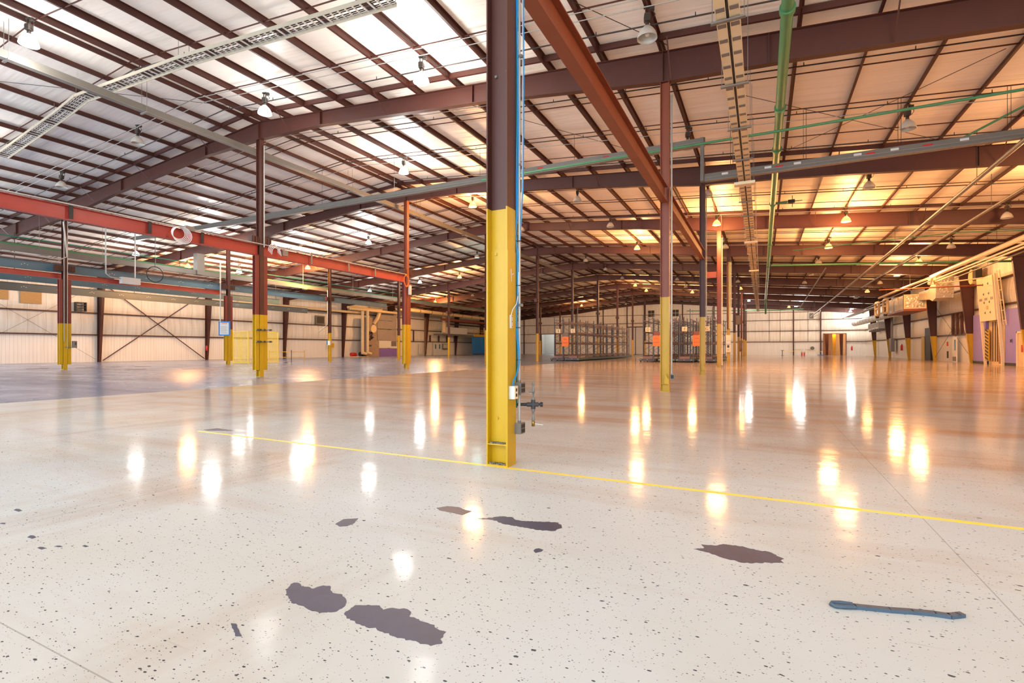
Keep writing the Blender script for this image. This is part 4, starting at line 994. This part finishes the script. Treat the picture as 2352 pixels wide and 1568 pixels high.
on_left('louver', 79.4, 80.9, 2.0, 3.0, .06, 'greysteel', 'grey square louver above the violet skirting', 'louver', XL+1.7)
t = thing('wall_fan', 'dark square wall fan with frame high on left wall near the boiler', 'fan', (XL+.3, 61.5, 5.6))
MB().box(0, .3, 0, 1.9, 0, 1.5).build('fan_frame', 'greysteel', t); MB().box(.3, .32, .2, 1.7, .2, 1.3).build('fan_grille', 'black', t)
t = thing('electrical_box', 'yellowish electrical box on the left wall before the boiler', 'electrical box', (XL+.3, 64.6, 1.6))
MB().box(0, .3, 0, .9, 0, .9).build('box_body', 'tan', t); MB().box(.3, .33, .1, .8, .1, .8).build('box_door', 'yellow', t)
t = thing('pipe_line', 'long tan insulated pipe with black bands high along the left side', 'pipe', (-62, 76, 9.05))
MB().tube([(0, 0, .1), (0, 52, -.2)], .36, 12).build('pipe_run', 'tan', t)
for y in range(3, 52, 4): MB().tube([(0, y, .1-.0058*y), (0, y+.15, .1-.0058*y)], .375, 12).build('pipe_band', 'ink', t)
t = thing('rust_beam', 'rust beam below the tan banded pipe on the left', 'beam', (-63.0, 92, 8.2)); ibeam(MB(), (0, 0, 0), (0, 34, 0), .5, .2).build('beam_body', 'rust', t)
# offices under the mezzanine
t = thing('double_door', 'pale double door with two blue windows on the far left wall', 'door', (XL+.4, 95.6, 0))
for y in (0, 1.65):
    d = MB().box(0, .08, y, y+1.6, 0, 2.9).build('door_leaf', 'door', t); MB().box(.08, .1, y+.5, y+1.0, 1.45, 2.5).build('window', 'glass', d)
t = thing('notice_board', 'glazed notice case with four sheets beside the double door', 'notice board', (XL+.4, 99.4, 1.3))
MB().box(0, .1, 0, 2.1, 0, 1.35).build('case', 'greysteel', t)
for y in (.12, .62, 1.12, 1.62): MB().box(.1, .12, y, y+.4, .3, 1.25).build('sheet', 'white', t)
on_left('wall_cabinet', 90.3, 91.4, .3, 2.6, .25, 'white', 'white upright cabinet on the left wall before the double door', 'cabinet')
t = thing('mezzanine', 'mezzanine deck with yellow railing over the blue wall', 'mezzanine', (XL+.2, 107.3, 4.55))
MB().box(1.5, 4, 0, 20.5, 0, .2).build('deck', 'greysteel', t); MB().box(3.95, 4.1, 0, 20.5, -.1, .45).build('edge_beam', 'yellow', t)
for y in range(0, 21, 2): MB().box(3.95, 4.02, y, y+.07, .45, 1.6).build('rail_post', 'yellow', t)
for z in (1.05, 1.55): MB().tube([(3.98, 0, z), (3.98, 20.5, z)], .04, 6).build('handrail', 'yellow', t)
tag(MB().box(XL+3.7, XL+3.9, 107.3, 127.5, .28, 4.45).build('wall_blue', 'blue'), 'bright blue painted partition wall under the mezzanine', 'partition')
tag(MB().box(XL+3.9, XL+3.95, 107.3, 127.5, 0, .28).build('skirting', 'ink'), 'dark skirting along the foot of the bright blue wall', 'skirting')
t = thing('equipment', 'pale machinery with white tank standing on the deck left of the mezzanine', 'machinery', (XL+1.7, 96, 4.9))
MB().box(0, 2, 1, 9, 0, 1.5).build('tank', 'white', t); MB().tube([(1, .5, .2), (1, .5, 4)], .5, 12).build('stack', 'tan', t)
for z in (2.2, 3.0): MB().tube([(1.8, 1, z), (1.8, 18, z)], .18, 8).build('duct_run', 'darkpipe', t)
tag(MB().box(XL+1.5, XL+3.9, 94, 107.2, 4.55, 4.85).build('deck', 'greysteel'), 'grey equipment deck above the double door', 'deck')
for y in (94.2, 97.6, 101, 104.4): struct(MB().box(XL+.3, XL+.5, y, y+.3, 3.06, 4.55).build('wall_post', 'brown'))
for y in (86, 88.2): struct(MB().box(XL+.3, XL+.45, y, y+.25, 3.06, 5.4).build('wall_post', 'brown'))
t = thing('ladder', 'tall wall ladder beside a tapered column on the far left wall', 'ladder', (XL+.6, 91.9, 0))
for y in (0, .5): MB().tube([(0, y, 0), (0, y, 8.5)], .03, 6).build('ladder_rail', 'tan', t)
m = MB()
for i in range(28): m.tube([(0, 0, .3*i+.2), (0, .5, .3*i+.2)], .018, 5)
m.build('rungs', 'tan', t)
# yellow mesh cage and guard rail
t = thing('safety_cage', 'yellow wire-mesh safety cage behind the red-posted column', 'cage', (-47.6, 33.0, 0))
def mesh_panel(a, b, h, par):
    a, b = Vector((*a, 0)), Vector((*b, 0)); L = (b-a).length; up = Vector((0, 0, 1))
    m = MB().bar(a+up*.12, b+up*.12, .05, .05).bar(a+up*h, b+up*h, .05, .05)
    m.bar(a, a+up*(h+.01), .06, .06, (1, 0, 0))
    o = m.build('panel_frame', 'grid', par); g = MB()
    n = int(L/.085)
    for i in range(1, n): p = a+(b-a)*i/n; g.bar(p+up*.12, p+up*h, .014, .014, (1, 0, 0))
    for i in range(1, int(h/.3)): g.bar(a+up*.3*i, b+up*.3*i, .012, .012)
    g.build('wire_mesh', 'grid', o)
c = [(0, 0), (2.6, -.2), (2.6, 3.2), (0, 3.6)]
for a, b in zip(c, c[1:]+c[:1]): mesh_panel(a, b, 3.2, t)
t = thing('guard_rail', 'low yellow pipe railing right of the mesh cage', 'railing', (-47.4, 37.0, 0))
for x, y, mt in ((0, 0, 'yellow'), (1.5, 1.6, 'ink'), (1.2, 3.6, 'yellow')): MB().tube([(x, y, 0), (x, y, 1.35)], .04, 6).build('rail_post', mt, t)
for z in (.55, 1.15): MB().tube([(0, 0, z), (1.5, 1.6, z), (1.2, 3.6, z)], .03, 6).build('rail', 'yellow', t)
tag(MB().lathe([(0, 0), (.18, 0), (.18, .05), (.035, .06), (.035, 1.05), (0, 1.05)], 10, (-45.0, 37.2, 0)).build('stanchion', 'ink'), 'dark striped stanchion post standing by the yellow railing', 'post')

# ------------------------------------------------------------------ right wall furniture
def on_right(name, y0, y1, z0, z1, d, mat, lab, cat, x=XR-.25):
    return tag(MB().box(x-d, x, y0, y1, z0, z1).build(name, mat), lab, cat)
on_right('partition', 64.3, 67.5, .25, 4.9, .2, 'purple', 'lilac block partition left of the vertical lift', 'partition')
on_right('partition', 56.0, 59.9, .25, 5.0, .2, 'purple', 'lilac block partition right of the vertical lift', 'partition')
for a, b, w in ((64.3, 67.5, 'left'), (57.3, 59.9, 'right')): on_right('skirting', a, b, 0, .25, .24, 'ink', 'dark base strip below the %s lilac partition' % w, 'skirting')
t = thing('vertical_lift', 'tall cream vertical lift leaning out between lilac partitions', 'lift', (XR-.55, 60.0, 0))
for y in (0, 4.0):
    MB().bar((0, y, 0), (-.55, y, 8.3), .16, .2, (1, 0, 0)).build('frame_leg', 'cream', t)
pn = MB().add([(-.42, .25, 4.1), (-.42, 3.95, 4.1), (-.70, 3.95, 8.2), (-.70, .25, 8.2), (-.28, .25, 4.1), (-.28, 3.95, 4.1), (-.56, 3.95, 8.2), (-.56, .25, 8.2)],
              [(0, 1, 2, 3), (4, 5, 6, 7), (0, 1, 5, 4), (2, 3, 7, 6), (0, 3, 7, 4), (1, 2, 6, 5)]).build('front_panel', 'cream', t)
def on_panel(y, z, w, h, mat, name, tri=False):
    x = -.44-(z-4.1)*.0683
    if tri: MB().add([(x, y, z), (x, y+w, z+h/2), (x, y, z+h), (x-.02, y, z), (x-.02, y+w, z+h/2), (x-.02, y, z+h)], [(0, 1, 2), (3, 4, 5), (0, 1, 4, 3), (1, 2, 5, 4), (0, 2, 5, 3)]).build(name, mat, pn)
    else: MB().box(x-.02, x+.01, y, y+w, z, z+h).build(name, mat, pn)
for y, z in ((2.4, 7.4), (1.2, 7.4), (2.4, 6.5), (1.2, 6.5), (2.4, 5.7), (1.2, 5.7), (2.4, 4.75), (1.2, 4.75)): on_panel(y, z, .22, .22, 'ink', 'slot', True)
for y in (.45, 1.75, 3.0): on_panel(y, 6.02, .55, .22, 'greypanel', 'vent_slot')
on_panel(1.7, 5.2, .4, .3, 'yellow', 'warning_sticker')
m = MB()
for i in range(14): m.box(-.05, .05, 3.45, 3.5, .1, .2)
bk = MB().box(.18, .22, .2, 3.8, 0, 4.1).build('shaft_back', 'tan', t)
MB().box(-.1, .0, 3.0, 3.75, .35, 3.3).build('guard_plate', 'yellow', t)
for i in range(9):
    z = .38+.33*i
    MB().add([(-.115, 3.02, z), (-.115, 3.73, z+.22), (-.115, 3.73, z+.37), (-.115, 3.02, z+.15), (-.10, 3.02, z), (-.10, 3.73, z+.22), (-.10, 3.73, z+.37), (-.10, 3.02, z+.15)],
             [(0, 1, 2, 3), (4, 5, 6, 7), (0, 1, 5, 4), (1, 2, 6, 5), (2, 3, 7, 6), (0, 3, 7, 4)]).build('hazard_stripe', 'black', t)
m = MB()
for i in range(34): m.tube([(-.05, .45, .2+.115*i), (-.05, .75, .2+.115*i)], .035, 5)
o = m.build('drive_chain', 'black', t); o['kind'] = 'stuff'
for y in (1.5, 2.0, 2.6): MB().tube([(.1, y, .3), (.1, y, 4.0)], .035, 6).build('guide_rod', 'darkpipe', t)
for y in (-.75, -.15): MB().tube([(-.02, y, 3.6), (-.5, y, 8.5)], .04, 6).build('ladder_rail', 'cream', t)
for z in (4, 4.9, 5.8, 6.7, 7.6, 8.3): MB().bar((-.06-(z-3.6)*.1, -.75, z), (-.06-(z-3.6)*.1, -.15, z), .05, .05).build('ladder_rung', 'cream', t)
t = thing('fan_unit', 'rounded cream blower with dark opening above the vertical lift', 'blower', (XR-1.0, 65.7, 8.4))
MB().tube([(-.1, .2, .3), (.5, .2, .3)], .75, 14).build('housing', 'tan', t); MB().box(-.2, .3, -1.4, -.6, -.2, 1.0).build('motor_box', 'black', t)
t = thing('doorway', 'cream open doorway frame at the right picture edge', 'door', (XR-.5, 56.0, 0))
MB().box(-.1, .05, 1.15, 1.3, 0, 2.95).box(-.1, .05, -.2, -.05, 0, 2.95).box(-.1, .05, -.2, 1.3, 2.8, 2.95).build('frame', 'cream', t); MB().box(.0, .05, -.05, 1.15, 0, 2.8).build('door_leaf', 'tan', t)
MB().box(-.02, .02, .3, .6, 1.2, 1.8).build('red_box', 'redpaint', t)
t = thing('wall_switch', 'small twin socket plate on the right lilac partition', 'socket', (XR-.46, 58.4, 2.0))
MB().box(-.04, 0, 0, .35, 0, .35).build('plate', 'purple', t); MB().box(-.06, -.04, .05, .15, .05, .3).build('socket', 'ink', t); MB().box(-.06, -.04, .2, .3, .05, .3).build('socket', 'ink', t)
for y, w in ((71.2, 'near'), (72.6, 'middle'), (74.0, 'far')): struct(MB().box(XR-.42, XR-.2, y, y+.35, 3.06, 5.45).build('wall_post', 'brown'))
t = thing('door_white', 'white door with a tall narrow window on the right wall', 'door', (XR-.42, 72.3, 0))
MB().box(-.08, 0, 0, 1.3, 0, 2.85).build('door_leaf', 'door', t); MB().box(-.1, -.08, .25, .7, 1.3, 2.5).build('window', 'glass', t); MB().box(-.1, -.08, .1, 1.2, .1, .6).build('kick_plate', 'galv', t)
t = thing('control_box', 'small black and red control boxes on the right wall left of the white door', 'control box', (XR-.4, 75.3, .4))
MB().box(-.1, 0, 0, .3, 0, .8).build('lower_box', 'ink', t); MB().box(-.1, 0, .1, .35, 1.4, 1.9).build('upper_box', 'redpaint', t)
on_right('doorway', 82.1, 84.6, 0, 4.2, .22, 'black', 'black panel standing for a dark doorway in right wall beside a tapered column', 'doorway')  # solid black box, the dark of an opening put in as colour
on_right('guard_post', 84.6, 85.9, 0, 3.05, .3, 'yellow', 'yellow guard post left of the dark doorway', 'post')
t = thing('electric_cabinet', 'tall grey cabinet with risers on the far white right wall', 'cabinet', (XR-.4, 101.9, 1.0))
MB().box(-.5, 0, 0, 1.6, 0, 2.2).build('cabinet_body', 'galv', t)
for y in (.3, .8, 1.3): MB().tube([(-.25, y, 2.2), (-.25, y, 7)], .09, 6).build('riser', 'galv', t)
for i, (y, z0, z1) in enumerate(((114.5, 4.6, 6.1), (110.8, 4.7, 6.1), (107.6, 4.7, 6.1))):
    t = thing('unit_heater', 'white wall-hung heater box under the long white duct, %s from far end' % ORD[i], 'heater', (XR-1.9, y-1.4, z0))
    MB().box(0, 1.1, 0, 2.4, .3, z1-z0).build('casing', 'white', t); MB().box(-.03, 0, .3, 2.1, .5, z1-z0-.2).build('grille', 'galv', t); MB().box(.1, 1.5, .2, .5, 0, .3).box(.1, 1.5, 1.9, 2.2, 0, .3).build('support_arm', 'galv', t)
# ducts
t = thing('air_duct', 'big foil-wrapped rectangular duct box hung near the right wall', 'duct', (16.0, 74.9, 5.9))
MB().box(-.75, 1.3, 0, 9.6, .35, 2.0).build('duct_box', 'foil', t); MB().box(-.85, 1.4, -.1, 9.7, .08, .32).build('support_frame', 'rust', t)
for y in (3.1, 6.2): MB().box(-.78, 1.33, y, y+.12, .33, 2.04).build('duct_band', 'tan', t)
MB().box(-.8, -.66, -.05, .1, .34, 2.05).box(1.2, 1.35, -.05, .1, .34, 2.05).box(-.66, 1.2, -.05, .1, 1.93, 2.05).box(-.66, 1.2, -.05, .1, .34, .48).build('end_flange', 'tan', t)
for y in (.2, 5, 9.3): MB().tube([(-.8, y, 0.1), (-.8, y, 4.2)], .025, 5).build('hanger', 'darkpipe', t)
t = thing('air_duct', 'foil elbow duct dropping from the roof and turning along the right wall', 'duct', (16.6, 68.2, 6.6))
MB().extx([(0, 3.3), (1.7, 3.3), (1.8, 1.9), (2.6, 1.5), (6.5, 1.5), (6.5, .6), (2.4, .35), (1.2, .05), (.15, .3), (0, .9)], 0, 1.5).build('duct_elbow', 'foil', t)
for z in (1.4, 2.4): MB().box(-.02, 1.52, -.02, 1.9, z, z+.07).build('duct_band', 'tan', t)
t = thing('air_duct', 'long white round duct running along the far right wall', 'duct', (17.3, 90, 6.7))
MB().tube([(0, 0, 0), (0, 36, .0)], .55, 16).build('duct_run', 'white', t)
for y in range(2, 36, 3): MB().tube([(0, y, 0), (0, y+.08, 0)], .57, 16).build('duct_band', 'galv', t)
t = thing('cable_tray', 'metal cable tray above the long white duct', 'cable tray', (15.9, 84, 7.9))
MB().box(-.3, .3, 0, 40, 0, .02).box(-.32, -.3, 0, 40, 0, .14).box(.3, .32, 0, 40, 0, .14).build('tray', 'galv', t)
MB().tube([(.1, 0, .08), (.1, 40, .08)], .06, 6).build('tray_cable', 'white', t)
for i, y in enumerate((79.3, 84.5)):
    t = thing('valve_loop', 'orange-lit valve pipe loop by the foil duct, %s one' % ('nearer', 'further')[i], 'pipe loop', (14.4, y, 6.2))
    MB().tube([(0, 0, .1), (0, 0, 1.5), (0, .25, 1.7), (0, 2.0, 1.7), (0, 2.25, 1.5), (0, 2.25, .1), (0, 2, -.1), (0, .25, -.1)], .16, 8, True).build('pipe_loop', 'tan', t)
    MB().tube([(0, 0, .8), (0, 2.25, .8)], .12, 8).build('cross_pipe', 'tan', t); MB().lathe([(0, -.2), (.2, -.2), (.2, -.45), (.08, -.5), (0, -.5)], 10, (0, 1.1, 0)).build('valve', 'ink', t)

# ------------------------------------------------------------------ far end
t = thing('sliding_door', 'tall pale grey double sliding door in the end wall between racks', 'door', (-31.0, YF-.5, 0))
for x in (0, 2.15): MB().box(x, x+1.95, 0, .12, .1, 6.9).build('door_leaf', 'white', t)
MB().box(1.95, 2.15, -.05, .1, 0, 6.9).build('door_mullion', 'rackblue', t); MB().box(-.2, 4.3, -.05, .15, 6.9, 7.15).build('door_track', 'brown', t)
for x, w in ((-25.8, 'left'), (-19.9, 'right')):
    t = thing('wall_louver', 'black four-pane louver high in the end wall, %s one' % w, 'louver', (x, YF-.45, 9.5))
    for a in (0, .8):
        for b in (0, .85): MB().box(a, a+.72, 0, .1, b, b+.75).build('louver_pane', 'black', t)
    MB().box(-.1, 1.6, .05, .15, -.1, 1.7).build('frame', 'cream', t)
t = thing('stanchion', 'small black T-shaped stand on the floor before the end wall', 'stand', (4.0, 125, 0))
MB().box(-.3, .3, -.3, .3, 0, .06).build('base', 'ink', t); MB().box(-.07, .07, -.07, .07, .06, 1.05).build('post', 'ink', t); MB().box(-.3, .3, -.08, .08, 1.05, 1.15).build('cross_head', 'ink', t)
for x, w in ((7.7, 'left'), (8.15, 'right')):
    t = thing('bollard', 'red and white bollard before the end wall, %s of the pair' % w, 'bollard', (x, 125, 0), 0, 'red and white bollards')
    MB().lathe([(.14, 0), (.14, .7), (0, .7)], 10).build('lower_tube', 'redpaint', t); MB().lathe([(.13, .7), (.13, 1.25), (0, 1.3)], 10).build('upper_tube', 'white', t)
t = thing('barrier_chain', 'pale yellow barrier tape strung before the end wall', 'barrier', (0, 125, .95))
MB().bar((4.2, 0, .05), (7.6, 0, -.02), .01, .07).build('tape_span', 'tape', t); MB().bar((8.3, 0, 0), (11.4, 0, -.05), .01, .07).build('tape_span', 'tape', t)
t = thing('floor_cart', 'low blue and white cart by the orange-lit doorway', 'cart', (11.0, 125, 0))
MB().box(-.4, .9, -.4, .4, .08, .2).build('deck', 'blue', t)
for x in (-.3, .3): MB().box(x, x+.2, -.2, .2, .2, 1.0).build('upright_box', 'white', t)
MB().tube([(.75, -.3, .2), (.75, -.3, 1.0), (1.8, -.3, 1.0), (1.8, -.3, .05)], .03, 6).build('handle', 'redpaint', t)
t = thing('hose_reel', 'grey hose reel and piping on the white end wall', 'hose reel', (10.0, YF-.5, 1.6))
MB().tube([(0, 0, 0), (0, .2, 0)], .4, 14).build('reel', 'greysteel', t); MB().tube([(-.2, .1, -.35), (-3.6, .1, -.35), (-3.6, .1, .2)], .03, 5).build('pipe', 'greysteel', t)
t = thing('transformer_box', 'grey box with bent conduit hung below the last rafter', 'junction box', (9.6, 127, 8.0))
MB().box(-.4, .4, -.2, .2, 0, 1.2).build('box_body', 'greysteel', t); MB().tube([(.5, 0, .4), (1.5, 0, .9), (1.7, 0, 2.0)], .08, 6).build('conduit', 'conduit', t)
#</PART2>
# ------------------------------------------------------------------ camera, world, view
cam = bpy.data.cameras.new('camera'); cam.sensor_width = 36; cam.lens = 1159.78/2352*36
cam.shift_y = 16.37/2352; cam.clip_end = 500
co = bpy.data.objects.new('camera', cam); COL.objects.link(co); co.location = (0, 0, 1.5); co.rotation_euler = (PI/2, 0, .4596)
SC.camera = co
w = bpy.data.worlds.new('world'); SC.world = w; w.use_nodes = True
w.node_tree.nodes['Background'].inputs[0].default_value = (.80, .90, 1.0, 1)
w.node_tree.nodes['Background'].inputs[1].default_value = 4.2
SC.view_settings.view_transform = 'Standard'; SC.view_settings.look = 'None'
SC.view_settings.exposure = 0.24; SC.view_settings.gamma = 1
SC.view_settings.use_curve_mapping = False
cy = SC.cycles
cy.use_denoising = True
cy.max_bounces = 8; cy.diffuse_bounces = 6; cy.glossy_bounces = 3
cy.sample_clamp_indirect = 6; cy.sample_clamp_direct = 0
cy.use_light_tree = True
